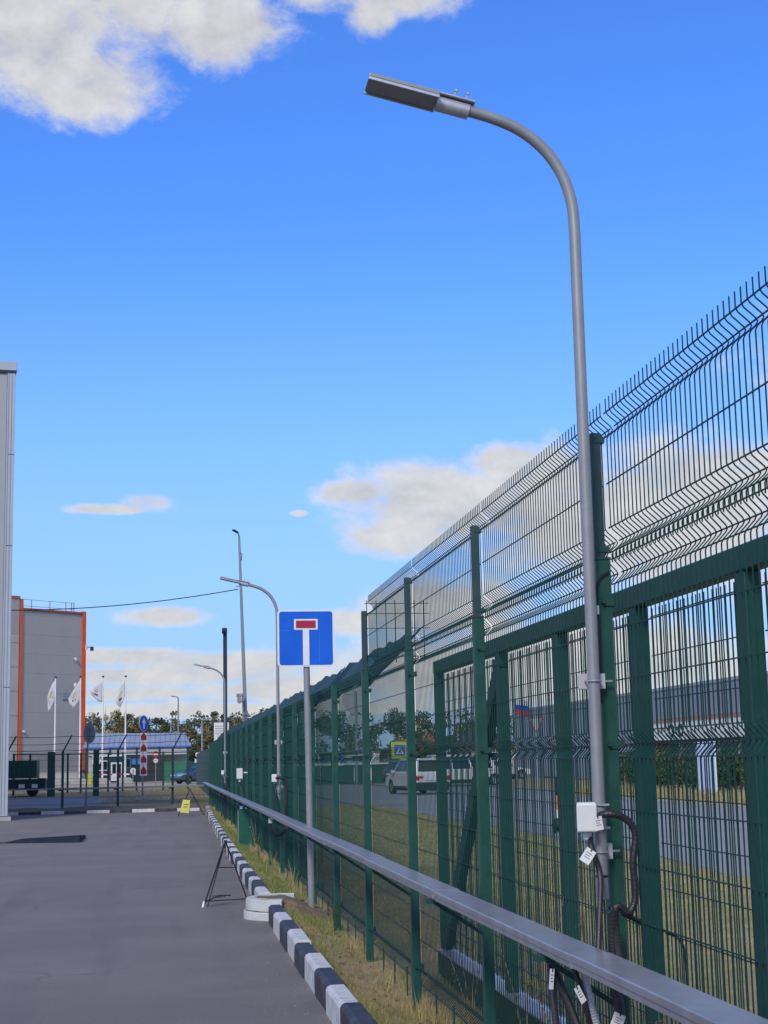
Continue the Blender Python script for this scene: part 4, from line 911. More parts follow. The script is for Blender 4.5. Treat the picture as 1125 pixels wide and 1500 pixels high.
# ================================================================== FLAGS
def flag_pts(shape, n=6):
    return shape
FLAG_X = [-10.32, -7.98, -5.86, -3.72]
FSH = [ [((0.0,-0.15),(0.0,-2.1)), ((-0.28,-0.55),(-0.05,-2.2)), ((-0.52,-1.2),(-0.4,-2.9)), ((-0.72,-1.85),(-0.6,-3.2))],
        [((0.0,-0.15),(0.0,-2.2)), ((-0.35,-0.75),(-0.3,-2.5)), ((-0.7,-1.3),(-0.6,-2.85)), ((-1.1,-1.95),(-0.85,-2.6))],
        [((0.0,-0.2),(0.0,-2.3)), ((-0.4,-0.55),(-0.35,-2.25)), ((-0.8,-0.9),(-0.7,-1.9)), ((-1.15,-1.2),(-1.05,-1.55))],
        [((0.0,-0.2),(0.0,-1.7)), ((-0.3,-0.65),(-0.25,-2.4)), ((-0.6,-1.2),(-0.45,-2.85)), ((-0.95,-2.15),(-0.7,-2.6))] ]
FLB = ['white flag drooping leftmost of four, in front of the grey wall', 'white flag second from the left, by the orange building corner', 'white flag third from the left, flying out against the sky', 'white flag rightmost of the four, drooping against the sky']
for k in range(4):
    fp = empty('flagpole', ['white flagpole leftmost of four in front of the grey wall','white flagpole second from the left by the orange corner','white flagpole third from the left in front of the sky','white flagpole rightmost of the four'][k], 'flagpole', (FLAG_X[k], 150, 0), group='four white flagpoles')
    MB().tube([(0,0,0),(0,0,10.05)], [0.1, 0.05], 10).build('pole', M['sign_white'], fp, smooth=True)
    MB().cyl((0,0,10.05),(0,0,10.2),0.11,10).build('finial', M['rubber'], fp)
    MB().prism([(-0.9,0),(0.9,0),(0.5,0.55),(-0.5,0.55)],'y',-0.5,0.5).build('base', M['concrete'], fp)
    b = MB(); cols = FSH[k]; nu, nv = 13, 8; vs = []
    def colat(u):
        t = u*(len(cols)-1); i = min(int(t), len(cols)-2); f = t-i
        return [cols[i][e][c]*(1-f)+cols[i+1][e][c]*f for e in (0,1) for c in (0,1)]
    def fpnt(u, v, off=0.0):
        x0,z0,x1,z1 = colat(u); return (x0+(x1-x0)*v - 0.06, 0.22*math.sin(u*7+v*2.5+k)*(0.2+u) + off, 10.0 + z0+(z1-z0)*v)
    for i in range(nu):
        for j in range(nv): vs.append(fpnt(i/(nu-1), j/(nv-1)))
    fs = [(i*nv+j, i*nv+j+1, (i+1)*nv+j+1, (i+1)*nv+j) for i in range(nu-1) for j in range(nv-1)]
    b.add(vs, fs); fl = b.build('flag', M['flag_white'], smooth=True, loc=(FLAG_X[k],150,0)); tag(fl, FLB[k], 'flag', 'four white flags')
    so = fl.modifiers.new('thick','SOLIDIFY'); so.thickness = 0.012
    b = MB(); b.quad(fpnt(.4,.62,-.03),fpnt(.4,.72,-.03),fpnt(.75,.58,-.03),fpnt(.75,.48,-.03)); b.build('emblem_stroke', M['ink'], fl)
    b = MB(); b.add([fpnt(.52+.16*math.cos(t), .36+.11*math.sin(t), -.03) for t in [2*math.pi*q/10 for q in range(10)]]+[fpnt(.52+.09*math.cos(t), .36+.06*math.sin(t), -.03) for t in [2*math.pi*q/10 for q in range(10)]], [(q,(q+1)%10,10+(q+1)%10,10+q) for q in range(10)]); b.build('emblem_ring', M['gold'], fl)

# ================================================================== GATEHOUSE
gh_ = empty('gatehouse', 'long open gatehouse canopy with a blue grey roof and pale siding', 'building', (-3, 165, 0))
def g(mb, n, m, **k): return wb(mb, n, M[m], gh_, **k)
X0, X1 = -8.2, 2.5
g(MB().add([(X0-.2,164,3.72),(X1+.25,164,3.66),(X1-.4,167.5,5.0),(X0+.3,167.5,5.1),(X1+.25,171,3.66),(X0-.2,171,3.72),(X0-.2,164,3.60),(X1+.25,164,3.54),(X1+.25,171,3.54),(X0-.2,171,3.60)],
       [(0,1,2,3),(3,2,4,5),(1,4,2),(5,0,3),(6,7,1,0),(7,8,4,1),(9,8,7,6),(8,9,5,4),(9,6,0,5)]), 'roof', 'roof_blue')
for q in range(20):
    x = X0 + 0.25 + q*0.53; g(MB().bar((x,163.98,3.735),(x*0.985+.02,167.4,5.06),0.05), 'roof_seam', 'roof_blue')
g(MB().box(X0-.22,X1+.27,163.9,163.99,3.50,3.64), 'gutter', 'sign_blue2')
for q in range(4): g(MB().box(X0,X1,164.2,164.3,2.72+q*0.2,2.90+q*0.2), 'siding', 'wall_stripe')
g(MB().box(X0,X1,164.12,164.2,2.58,2.71), 'beam', 'green_dark')
g(MB().box(X0+.1,X1-.1,169.5,170,0,3.5), 'rear_wall', 'wall_stripe')
g(MB().box(-2.3,0.6,169.2,169.48,0,1.9), 'rear_wall', 'wall_tan')
for x in (-8.1,-5.65,-2.9,-0.55,2.35): g(MB().box(x-.08,x+.08,164.05,164.19,0,3.5), 'column', 'green_dark')
g(MB().bar((2.2,164.25,0),(2.45,164.25,3.5),0.14), 'column', 'green')
bt = empty('security_booth', 'dark blue security booth with a white framed door under the canopy', 'booth', (-5.6,160,0))
MB().box(-1.6,1.4,0,2,0,2.6).build('wall', M['navy_green'], bt); d_ = MB().box(0.2,1.35,-0.12,0.0,0.15,2.0).build('door', M['sign_white'], bt)
MB().box(0.35,0.7,-0.15,-0.121,0.9,1.85).box(0.85,1.2,-0.15,-0.121,0.3,1.85).build('pane', M['glass'], d_)
MB().box(-1.7,1.5,-0.1,2.1,2.6,2.72).build('roof', M['sign_white'], bt); w_ = MB().box(-1.4,-0.1,-0.08,0.0,1.2,2.2).build('window', M['sign_white'], bt); MB().box(-1.32,-0.18,-0.1,-0.081,1.28,2.12).build('pane', M['glass'], w_)
bt2 = empty('security_booth', 'dark booth with a blue sign board to the right of the other booth', 'booth', (-3.3,160,0))
MB().box(-1.0,0.9,0,2,0,2.75).build('wall', M['navy_green'], bt2); MB().box(-1.1,1.0,-0.1,2.1,2.75,2.86).build('roof', M['sign_white'], bt2)
MB().box(0.0,1.2,-0.25,-0.05,1.75,2.35).build('sign_board', M['sign_blue2'], bt2); w_ = MB().box(-0.95,-0.1,-0.05,0,1.4,2.4).build('window', M['roof_blue'], bt2)
MB().box(-0.9,-0.15,-0.07,-0.051,1.45,2.35).build('pane', M['glass'], w_)
br = empty('barrier', 'white lift barrier lowered across the gate lane', 'barrier', (-6.6,140,0))
MB().box(-0.2,0.2,-0.2,0.2,0,1.05).build('cabinet', M['sign_yellow'], br); MB().box(0.1,4.2,-0.05,0.05,0.85,0.97).build('boom', M['sign_white'], br)
for q in range(4): MB().box(0.8+q*0.9,1.1+q*0.9,-0.053,0.053,0.845,0.975).build('stripe', M['sign_red'], br)

# second fence of dark posts beyond the access road
sf = empty('mesh_fence', 'farther green fence of dark posts in front of the gatehouse and flags', 'fence', (-3,104,0))
for px_, yy in ((-9.2,98),(-8.3,99),(-7.25,104),(-6.3,104),(-5.45,104),(-4.55,104.2),(-3.7,104.4),(-2.75,104.6),(-1.85,104.8),(-0.1,105.2),(1.55,105.6),(3.1,106)):
    wb(MB().box(px_-.06,px_+.06,yy-.06,yy+.06,0,2.55), 'post', M['green_dark'], sf)
for (xa,ya,xb,yb_) in ((-9.2,98,-8.3,99),(-8.3,99,-7.25,104),(-7.25,104,-2.75,104.6),(-2.75,104.6,3.1,106)):
    L = math.hypot(xb-xa,yb_-ya); pm_ = panel_mesh('wire_panel', L, [(z,0) for z in (0.2,0.5,0.9,1.3,1.7,2.1,2.45)], [], 0.1, 2.48, M['green_wire'], pitch=0.1, r=0.003, rh=0.012)
    o = put('wire_panel', pm_, sf, loc=(xa+3, ya-104, 0), rot=(0,0,math.atan2(yb_-ya,xb-xa)-math.pi/2))
    wb(MB().bar((xa,ya,2.5),(xb,yb_,2.5),0.06), 'top_rail', M['green_dark'], sf)
wb(MB().box(-6.68,-6.25,91.3,91.5,0,2.55), 'gate_pillar', M['green'], sf); wb(MB().box(-4.05,-3.72,90.4,90.6,0,2.6), 'gate_pillar', M['green'], sf)
# green skip on a trailer
sk = empty('trailer', 'dark trailer carrying a green ribbed skip beside the grey warehouse', 'trailer', (-8.3,93.5,0))
MB().box(-1.4,0.85,0,2.0,1.05,2.1).build('skip', M['green'], sk)
for q in range(8): MB().box(-1.35+q*0.28,-1.27+q*0.28,-0.05,0,1.06,2.06).build('rib', M['green'], sk)
MB().box(-1.5,1.3,0.1,4,0.45,1.0).box(0.9,1.35,-0.1,0.5,0.5,1.05).build('chassis', M['navy_green'], sk)
for x in (-1.3,0.6): MB().cyl((x,0.15,0.34),(x,0.45,0.34),0.34,16).build('wheel', M['tyre'], sk)
for x in (0.0,0.75): MB().box(x-.17,x+.17,-0.14,-0.06,0.5,0.72).build('rear_plate', M['sign_white'], sk)

# ================================================================== SIGNS BEYOND THE END FENCE
def round_back(loc, r, top, yaw, label, plate=False, tilt=0.0, group=None, mat='sign_back', th=0.02, name='road_sign'):
    e = empty(name, label, 'road sign', loc, yaw, group)
    MB().tube([(0,0,0),(tilt,0,top+r*0.6)], 0.04, 10).build('pole', M['galv'], e, smooth=True)
    MB().cyl((tilt,0.05,top),(tilt,0.05+th,top),r,28).build('disc', M[mat], e)
    if plate: MB().box(tilt-plate/2,tilt+plate/2,0.05,0.07,top-r-0.12-plate*0.5,top-r-0.08).build('plate', M[mat], e)
    MB().box(tilt-r*.7,tilt+r*.7,0.03,0.05,top+r*.35,top+r*.42).build('back_rail', M['galv_zinc'], e)
    return e
round_back((-3.18,64.7,-0.012), 0.41, 3.03, R(-52), 'grey back of a round road sign on a leaning pole before the orange corner', tilt=0.12)
bs = empty('road_sign', 'blue round arrow sign above a red and white chevron board', 'road sign', (-1.16,87.2,0), R(58))
MB().cyl((0,0.06,0),(0,0.06,4.2),0.05,10).build('pole', M['galv'], bs)
ds = MB().cyl((0,0,3.98),(0,0.03,3.98),0.45,28).build('disc', M['sign_white'], bs); MB().cyl((0,-0.012,3.98),(0,-0.002,3.98),0.42,28).build('blue_face', M['sign_blue'], ds)
MB().prism([(-0.07,3.68),(0.07,3.68),(0.07,4.0),(0.2,4.0),(0,4.27),(-0.2,4.0),(-0.07,4.0)],'y',-0.02,-0.014).build('arrow', M['sign_white'], ds)
bs2 = MB().box(-0.2,0.2,0.0,0.03,1.1,3.45).build('chevron_board', M['sign_white'], bs)
bs2.rotation_euler = (0,0,R(-40)); 
for q in range(4):
    z = 1.2+q*0.62
    MB().prism([(-0.16,z),(0.16,z),(0.16,z+0.22),(0.0,z+0.42),(-0.16,z+0.22)],'y',-0.012,-0.003).build('chevron', M['sign_red'], bs2)
ne = empty('road_sign', 'small red no entry sign over a white round sign by the gate', 'road sign', (-0.75,132,0))
MB().cyl((0,0.05,0),(0,0.05,2.75),0.04,10).build('pole', M['galv'], ne)
dd = MB().cyl((0,0,2.55),(0,0.03,2.55),0.25,24).build('disc', M['sign_red'], ne); MB().box(-0.18,0.18,-0.01,-0.001,2.5,2.6).build('bar', M['sign_white'], dd)
d2 = MB().cyl((0,0,2.02),(0,0.03,2.02),0.23,24).build('disc', M['sign_red'], ne); MB().cyl((0,-0.01,2.02),(0,-0.001,2.02),0.18,24).build('white_face', M['sign_white'], d2); MB().box(-0.09,0.09,-0.015,-0.0105,1.99,2.05).build('mark', M['ink'], d2)
wr = empty('road_sign', 'white round sign with a plate under it beside the green fence far behind', 'road sign', (3.2,150,0))
MB().cyl((0,0.06,0),(0,0.06,3.0),0.05,10).build('pole', M['navy_green'], wr); MB().cyl((0,0,2.55),(0,0.03,2.55),0.3,24).build('disc', M['sign_white'], wr); MB().box(-0.35,0.35,0,0.03,1.78,2.15).build('plate', M['sign_white'], wr)
MB().box(-0.012,0.012,-0.01,-0.001,2.3,2.8).build('mark', M['ink'], wr)
MB().cyl((0.75,0,0),(0.75,0,1.1),0.05,8).box(0.62,0.88,-0.06,0.06,0.6,1.1).build('post_box', M['sign_white'], wr)
round_back((-5.9,138,0), 0.42, 2.15, R(20), 'small pale round sign in front of the blue booth', group=None, mat='sign_white')
round_back((-2.75,138,0), 0.25, 1.2, R(0), 'low white round sign beside the lowered barrier', mat='sign_white')
bd = empty('notice_board', 'white notice board with grey rows beside the dark green mast', 'notice board', (2.1,60.2,0))
MB().box(-0.22,0.35,0,0.03,2.55,3.25).build('board', M['sign_white'], bd); MB().cyl((0,0.05,0),(0,0.05,3.35),0.03,8).build('pole', M['galv'], bd)
for q in range(4): MB().box(-0.18,0.28,-0.006,-0.001,3.1-q*0.09,3.13-q*0.09).build('row', M['panel_dark'], bd)
MB().box(-0.08,-0.05,-0.006,-0.001,2.6,2.8).box(0.02,0.05,-0.006,-0.001,2.6,2.8).box(0.12,0.2,-0.006,-0.001,2.62,2.72).build('row', M['panel_dark'], bd)
def plain_lamp(loc, h, label, side=-1):
    e = empty('street_lamp', label, 'street lamp', loc)
    MB().tube([(0,0,0),(0,0,h)], [0.13,0.08], 10).build('pole', M['galv'], e, smooth=True)
    MB().tube([(0,0,h-.1),(0,0,h+.1),(side*0.2,-0.1,h+.2)], 0.06, 8).build('arm', M['galv'], e); MB().bar((side*0.15,-0.1,h+.18),(side*0.8,-0.4,h+.28),0.25,0.1).build('lamp_head', M['galv'], e)
plain_lamp((1.62,190,0), 9.6, 'distant grey street lamp standing above the gatehouse roof')
plain_lamp((3.55,150,0), 5.7, 'short white street lamp against the trees right of the gatehouse', 1)
# green hoarding
hf = empty('hoarding', 'green corrugated hoarding fence in front of the distant trees', 'fence', (0.4,152,0))
for q in range(10):
    x = -0.1 + q*0.55; m_ = M['green_hoard'] if q < 4 else M['teal']
    b = MB(); n_ = 6
    for j in range(n_): b.box(x+j*0.09, x+j*0.09+0.07, 151.9 + 0.06*(j%2), 152.02+0.06*(j%2), 0, 1.95)
    wb(b, 'sheet', m_, hf)
hf2 = empty('hoarding', 'dark teal tall hoarding running up to the end of the mesh fence', 'fence', (2.5,120,0))
for q in range(12):
    ya = 131-q*5.4; xa = 2.62-0.035*q; b = MB()
    for j in range(6): b.box(xa-j*.006, xa-j*.006+.06, ya-(j+1)*0.9, ya-j*0.9-.05, 0, 2.5)
    wb(b, 'sheet', M['teal'], hf2)

# ================================================================== CARS
def make_car(name, label, cat, loc, heading, paint, L=4.4, W=1.84, Hr=1.68, wr=0.36, style='suv', group=None):
    e = empty(name, label, cat, loc, heading, group); hl = L/2; hw = W/2
    fx, rx = hl-0.85, -hl+0.82
    def arch(cx): return [(cx + (wr+.05)*math.cos(t), wr*0.98 + (wr+.05)*math.sin(t)) for t in [math.pi - math.pi*k/8 for k in range(9)]]
    belt = 1.02 if style == 'suv' else 0.93
    bot = 0.32
    prof = [(-hl+.06,bot+.12),(-hl,0.62),(-hl+.02,belt-.02),(-hl+.1,belt+.02),(hl-1.35,belt+.02),(hl-0.35,belt-.12),(hl-.06,belt-.25),(hl,0.55),(hl-.05,bot+.05)]
    prof += [(fx+wr+.05,bot)] + list(reversed(arch(fx))) + [(fx-wr-.05,bot),(rx+wr+.05,bot)] + list(reversed(arch(rx))) + [(rx-wr-.05,bot+.04)]
    body = MB().prism(prof, 'y', -hw, hw).build('body', paint, e, bevel=0.05, seg=3, smooth=True)
    rt = {'suv': (-hl+0.42, hl-1.75), 'sedan': (-hl+1.15, hl-1.95), 'van': (-hl+0.12, hl-1.15)}[style]; rb = {'suv': (-hl+.08, hl-1.05), 'sedan': (-hl+.45, hl-1.2), 'van': (-hl+.04, hl-0.6)}[style]
    zb, zt, wb_, wt = belt, Hr, hw-.03, hw-.22
    c8 = [(rb[0],-wb_,zb),(rb[1],-wb_,zb),(rb[1],wb_,zb),(rb[0],wb_,zb),(rt[0],-wt,zt),(rt[1],-wt,zt),(rt[1],wt,zt),(rt[0],wt,zt)]
    cabin = MB().add(c8, [(3,2,1,0),(4,5,6,7),(0,1,5,4),(1,2,6,5),(2,3,7,6),(3,0,4,7)]).build('cabin', paint, e, bevel=0.06, seg=3, smooth=True)
    def pane(i, j, k, l, u0, u1, v0, v1, off=0.012):
        a, b_, c, d = (Vector(c8[t]) for t in (i, j, k, l)); nrm = (b_-a).cross(d-a).normalized()
        f = lambda u, v: a.lerp(b_, u).lerp(d.lerp(c, u), v) + nrm*off
        b = MB(); P = [f(u0,v0), f(u1,v0), f(u1,v1), f(u0,v1)]; b.add(P + [p - nrm*0.03 for p in P], [(0,1,2,3),(7,6,5,4),(0,4,5,1),(1,5,6,2),(2,6,7,3),(3,7,4,0)]); b.build('window', M['glass'], e)
    for s in ((0,1,5,4),(2,3,7,6)):
        fl = s[0] == 2
        for u0, u1 in ((0.06,0.3),(0.33,0.6),(0.63,0.93)):
            if fl: u0, u1 = 1-u1, 1-u0
            pane(*s, u0, u1, 0.14, 0.86)
    pane(1,2,6,5, 0.07, 0.93, 0.1, 0.9); pane(3,0,4,7, 0.1, 0.9, 0.12, 0.85)
    tyre = MB().lathe([(wr*.62,-.1),(wr*.95,-.11),(wr,-.06),(wr,.06),(wr*.95,.11),(wr*.62,.1)], n=22)
    tm_ = tyre.mesh('tyre', M['tyre'])
    rimb = MB().lathe([(0.001,-.085),(wr*.3,-.09),(wr*.64,-.075),(wr*.64,.08)], n=16)
    for q in range(5):
        t = 2*math.pi*q/5; rimb.bar((wr*.12*math.cos(t),wr*.12*math.sin(t),-.1),(wr*.6*math.cos(t),wr*.6*math.sin(t),-.09),0.06,0.02)
    rm_ = rimb.mesh('rim', M['rim'])
    for x in (fx, rx):
        for s in (-1, 1):
            w = put('wheel', tm_, e, loc=(x, s*(hw-.12), wr), rot=(R(90) if s < 0 else R(-90), 0, 0), smooth=False)
            w.rotation_euler = (R(-90) if s > 0 else R(90), 0, 0); put('rim', rm_, w)
    for s in (-1, 1):
        MB().box(-hl-.02,-hl+.12, s*(hw-.42) if s > 0 else -hw+.02, s*(hw-.02) if s > 0 else -hw+.42, belt-.22, belt-.12).box(-hl-.02,-hl+.2, min(s*(hw-.2),s*(hw+.01)), max(s*(hw-.2),s*(hw+.01)), belt-.32, belt-.2).build('tail_lamp', M['tail_red'], e)
        MB().box(hl-.22,hl+.015, min(s*(hw-.45),s*(hw-.03)), max(s*(hw-.45),s*(hw-.03)), 0.66, 0.78).build('headlamp', M['headlamp'], e)
        MB().box(hl-1.55,hl-1.38, min(s*hw,s*(hw+.2)), max(s*hw,s*(hw+.2)), belt+.02, belt+.17).build('mirror', paint, e, bevel=0.03)
        if style == 'suv': MB().bar((rt[0]+.15,s*(wt-.05),zt+.05),(rt[1]-.2,s*(wt-.05),zt+.05),0.04).build('roof_rail', M['galv_zinc'], e)
        for x in (hl-2.05, hl-3.0): MB().box(x-.09,x+.09, min(s*hw,s*(hw+.03)), max(s*hw,s*(hw+.03)), belt-.14, belt-.10).build('handle', paint, e)
    MB().box(-hl-.03,-hl+.1,-hw+.08,hw-.08,0.3,0.6).build('rear_bumper', M['scooter_black'], e, bevel=0.03)
    MB().box(hl-.1,hl+.03,-hw+.12,hw-.12,0.28,0.5).build('front_bumper', M['scooter_black'], e, bevel=0.03)
    MB().box(-hl-.035,-hl-.02,-0.3,0.3,0.68,0.8).build('number_plate', M['plate'], e)
    MB().box(-hl-.03,hl-.9,-hw+.1,hw-.1,0.2,0.31).build('underside', M['scooter_black'], e)
    for s in (-1,1): MB().box(rx+wr+.08,fx-wr-.08,min(s*(hw-.05),s*(hw+.015)),max(s*(hw-.05),s*(hw+.015)),bot-.02,bot+.1).build('sill', M['scooter_black'], e)
    return e
make_car('parked_car', 'white estate car seen from behind through the mesh fence on the street', 'car', (12.45, 76.6, -0.018), R(90+11), M['car_white'], L=4.4, W=1.86, Hr=1.76)
make_car('parked_car', 'long white van crossing the street beyond the gate brace', 'van', (18.6, 95.4, -0.02), R(3), M['car_white'], L=4.9, W=1.9, Hr=1.95, style='van')
make_car('parked_car', 'dark blue grey saloon car parked by the green hoarding', 'car', (2.75, 138, -0.02), R(180+30), M['car_blue'], L=4.2, W=1.75, Hr=1.46, wr=0.33, style='sedan')

# ================================================================== BEYOND THE SIDE FENCE
rs = round_back((6.72,54.6,0), 0.48, 3.85, R(-8), 'large grey back of a round road sign with a plate below, seen through the fence', plate=0.55)
round_back((9.3,98,0), 0.5, 3.3, R(-10), 'paler round sign back seen through the fence left of the larger one')
ye = empty('road_sign', 'red bordered give way triangle seen through the gate bars', 'road sign', (12.4,51,0))
MB().cyl((0,0.05,0),(0,0.05,3.1),0.035,10).build('pole', M['galv'], ye)
tri = MB().prism([(-0.31,3.0),(0.31,3.0),(0,2.47)],'y',0,0.02).build('triangle', M['sign_red'], ye); MB().prism([(-0.25,2.968),(0.25,2.968),(0,2.535)],'y',-0.008,-0.001).build('white_face', M['panel_grey'], tri)
cs = empty('road_sign', 'blue crossing sign with a bright yellow green border by the road', 'road sign', (15.3,101,0))
MB().cyl((0,0.05,0),(0,0.05,2.9),0.04,10).build('pole', M['galv'], cs); p_ = MB().box(-0.55,0.55,0,0.03,1.75,2.85).build('border', M['sign_lime'], cs)
q_ = MB().box(-0.36,0.36,-0.01,-0.001,1.95,2.65).build('blue_face', M['sign_blue2'], p_); 
MB().prism([(-0.27,2.02),(0.27,2.02),(0,2.56)],'y',-0.018,-0.011).build('white_triangle', M['sign_white'], cs)
MB().bar((-0.08,-0.022,2.06),(0.02,-0.022,2.25),0.05,0.004,(0,1,0)).bar((0.1,-0.022,2.06),(0.02,-0.022,2.25),0.05,0.004,(0,1,0)).bar((0.02,-0.022,2.22),(0.03,-0.022,2.38),0.07,0.004,(0,1,0)).disc((0.03,-0.024,2.43),(0,1,0),0.035,0.004,10).build('figure', M['ink'], cs)
# scooter
sc = empty('kick_scooter', 'black kick scooter with orange stem parked behind the gate bars', 'scooter', (8.75,34.6,-0.018), R(70))
for x in (0.0, 0.95):
    MB().lathe([(0.1,-.03),(0.15,-.035),(0.155,0),(0.15,.035),(0.1,.03)], n=18).build('wheel', M['tyre'], sc, loc=(x,0,0.155), rot=(R(90),0,0))
MB().box(0.12,0.84,-0.08,0.08,0.14,0.2).build('deck', M['scooter_black'], sc, bevel=0.015)
MB().bar((0.95,0,0.155),(0.86,0,0.5),0.05).build('fork', M['sign_white'], sc); MB().bar((0.86,0,0.5),(0.79,0,0.82),0.06).build('stem', M['orange_tiger'], sc); MB().bar((0.79,0,0.82),(0.71,0,1.22),0.045).build('upper_stem', M['scooter_black'], sc)
MB().bar((0.71,-0.26,1.24),(0.71,0.26,1.24),0.035).build('handlebar', M['scooter_black'], sc); MB().box(0.74,0.82,-0.04,0.04,1.1,1.18).build('headlamp', M['headlamp'], sc)
MB().bar((0.84,0,0.17),(0.95,0,0.3),0.14,0.02).build('mudguard', M['scooter_black'], sc)
# pylon sign
py_ = empty('pylon_sign', 'tall pale blue pylon sign board standing in front of the hedge', 'sign', (19.75,55,0))
MB().box(-0.34,0.3,0,0.2,0.2,2.15).build('panel', M['sign_pale'], py_); MB().box(0.3,0.36,-0.01,0.21,0.2,2.15).build('edge', M['sign_white'], py_)
for x in (-0.27,0.26): MB().box(x-.03,x+.03,0.05,0.12,-0.05,0.2).build('foot', M['rubber'], py_)
# big store with lettering band
st_ = empty('store', 'long grey retail store with a white and orange shop front across the street', 'building', (30,100,0))
def s_(mb, n, m, **k): return wb(mb, n, M[m], st_, **k)
s_(MB().box(30.02,60,52,131,0,5.55), 'wall', 'store_grey')
for q in range(26):
    ya = 52+q*3.0; s_(MB().box(29.9,30.018,ya+.03,ya+2.97,3.75 if 66 < ya < 90 else 2.4,5.5), 'wall_panel', 'store_grey')
s_(MB().box(29.85,60,51.9,131.1,5.5,5.68), 'parapet_cap', 'panel_grey')
s_(MB().box(29.3,29.98,62,91,2.5,3.55), 'fascia', 'sign_white'); s_(MB().box(29.25,29.99,62,91.0,3.55,3.68), 'fascia_trim', 'store_orange'); s_(MB().box(29.2,29.99,91,92.2,0.0,3.68), 'fascia_end', 'store_orange'); s_(MB().box(29.2,29.99,66.0,66.6,0.0,3.6), 'fascia_end', 'store_orange')
for k, ya in enumerate((68.6,69.8,85.6,87.2)):
    b = MB(); b.tube([(29.27, ya+0.42*math.cos(t), 3.03+0.32*math.sin(t)) for t in [2*math.pi*q/12*(0.8 if k%2 else 1) for q in range(13)]], 0.06, 5); s_(b, 'sign_emblem', 'ink')
for q in range(9):
    ya = 62.5+q*3.15; f_ = s_(MB().box(29.88,30.018,ya,ya+2.8,0.1,2.4), 'window', 'sign_white'); MB().box(29.85,29.879,ya+.12,ya+2.68,0.2,2.3).build('pane', M['glass'], f_)
# hedge
def leaf_cloud(n, centers, size, jit=0.5, up=0.4):
    # n leaf quads through ellipsoids [(center, radii)]
    C = np.array([c for c, r in centers], float); Rr = np.array([r for c, r in centers], float)
    vol = Rr.prod(1); idx = RNG.choice(len(centers), n, p=vol/vol.sum())
    d = RNG.normal(size=(n,3)); d /= np.linalg.norm(d, axis=1)[:,None]; rad = RNG.random(n)**0.45
    P = C[idx] + d*rad[:,None]*Rr[idx]
    s = size*RNG.uniform(0.5, 1.3, n)[:,None]
    a = RNG.normal(size=(n,3)); a /= np.linalg.norm(a,axis=1)[:,None]; t = RNG.normal(size=(n,3)); bb = np.cross(a,t); bb /= np.linalg.norm(bb,axis=1)[:,None]
    V = np.stack([P-a*s, P+bb*s*0.55, P+a*s, P-bb*s*0.55], 1)
    return V.reshape(-1,3)
hd_ = empty('hedge', 'green hedge with yellowing grass foot across the street behind the pylon sign', 'hedge', (21.5,60,0))
cent = [((21.2+random.uniform(-.5,.8), 52+q*0.85, random.uniform(0.8,1.15)), (0.75,0.8,random.uniform(0.75,1.05))) for q in range(24)]
V = leaf_cloud(14000, cent, 0.085); V -= np.array([21.5,60,0]); mesh_np('foliage', V, 4, M['leaf_hedge'], hd_)
b = MB()
for q in range(24): b.tube([(-0.3+random.uniform(-.3,.5), -8+q*0.85, 0),(0,-8+q*0.85+random.uniform(-.2,.2),1.3)], [0.03,0.01], 5)
b.build('stems', M['bark'], hd_)
def samp_hf(n): return np.stack([17.6+3.4*RNG.random(n), 44+24*RNG.random(n)], 1)
_vz2 = verge_z
def verge_z(x, y): return -0.03
tag(blades('grass_far', 9000, samp_hf, 0.15, 0.7, 0.012, M['straw']), 'tall dry grass at the foot of the far hedge', kind='stuff')
verge_z = _vz2
struct(MB().box(17.2,17.36,-40,62,-0.05,0.1).build('far_kerb', M['concrete']))
struct(MB().add([(17.36,-40,0.06),(30,-40,0.0),(30,62,0.0),(17.36,62,0.06)],[(0,1,2,3)]).build('far_verge', M['turf']))

# far buildings
def flats(x, y, w, d, h, label, cols, rows, wall, rz=0.0):
    e = empty('apartment_block', label, 'building', (x,y,0), rz)
    MB().box(-w/2,w/2,0,d,0,h).build('wall', M[wall], e); MB().box(-w/2-.2,w/2+.2,-.2,d+.2,h,h+.5).build('roof', M['brick_red'] if wall == 'cream' else M['panel_grey'], e)
    fm = MB().box(-.75,.75,-0.12,0,-.8,.8).mesh('window', M['sign_white']); pm2 = MB().box(-.6,.6,-0.16,-0.121,-.65,.65).mesh('pane', M['glass'])
    for c in range(cols):
        for r_ in range(rows):
            o = put('window', fm, e, loc=(-w/2+(c+.5)*w/cols, 0, h-(r_+.55)*2.9)); put('pane', pm2, o)
    return e
flats(138.2, 900, 6.0, 14, 21.5, 'narrow pale apartment block far off between two fence posts', 2, 6, 'cream')
flats(152.5, 905, 7.0, 14, 24.0, 'cream apartment block with windows far off beside the narrow one', 2, 7, 'cream')
flats(141.0, 700, 14, 14, 16.8, 'long cream apartment block with a red roof behind the brown roofed house', 4, 4, 'cream')
flats(124.0, 720, 9, 14, 13.6, 'low red roofed building far off right of the cream apartment block', 2, 2, 'brick_red')
ho = empty('house', 'large house with a dark brown pitched roof seen through the fence', 'house', (34.2,160,0))
MB().box(-2.4,2.6,0,8,0,3.1).build('wall', M['cream'], ho)
MB().add([(-3.1,-.5,2.95),(3.0,-.5,2.95),(3.0,8.5,2.95),(-3.1,8.5,2.95),(-1.2,2.5,4.7),(-0.2,2.5,4.7),(-0.2,6,4.7),(-1.2,6,4.7),(-3.1,-.5,2.8),(3.0,-.5,2.8),(3.0,8.5,2.8),(-3.1,8.5,2.8)],[(0,1,5,4),(1,2,6,5),(2,3,7,6),(3,0,4,7),(4,5,6,7),(8,9,1,0),(9,10,2,1),(10,11,3,2),(11,8,0,3),(11,10,9,8)]).build('roof', M['roof_brown'], ho)
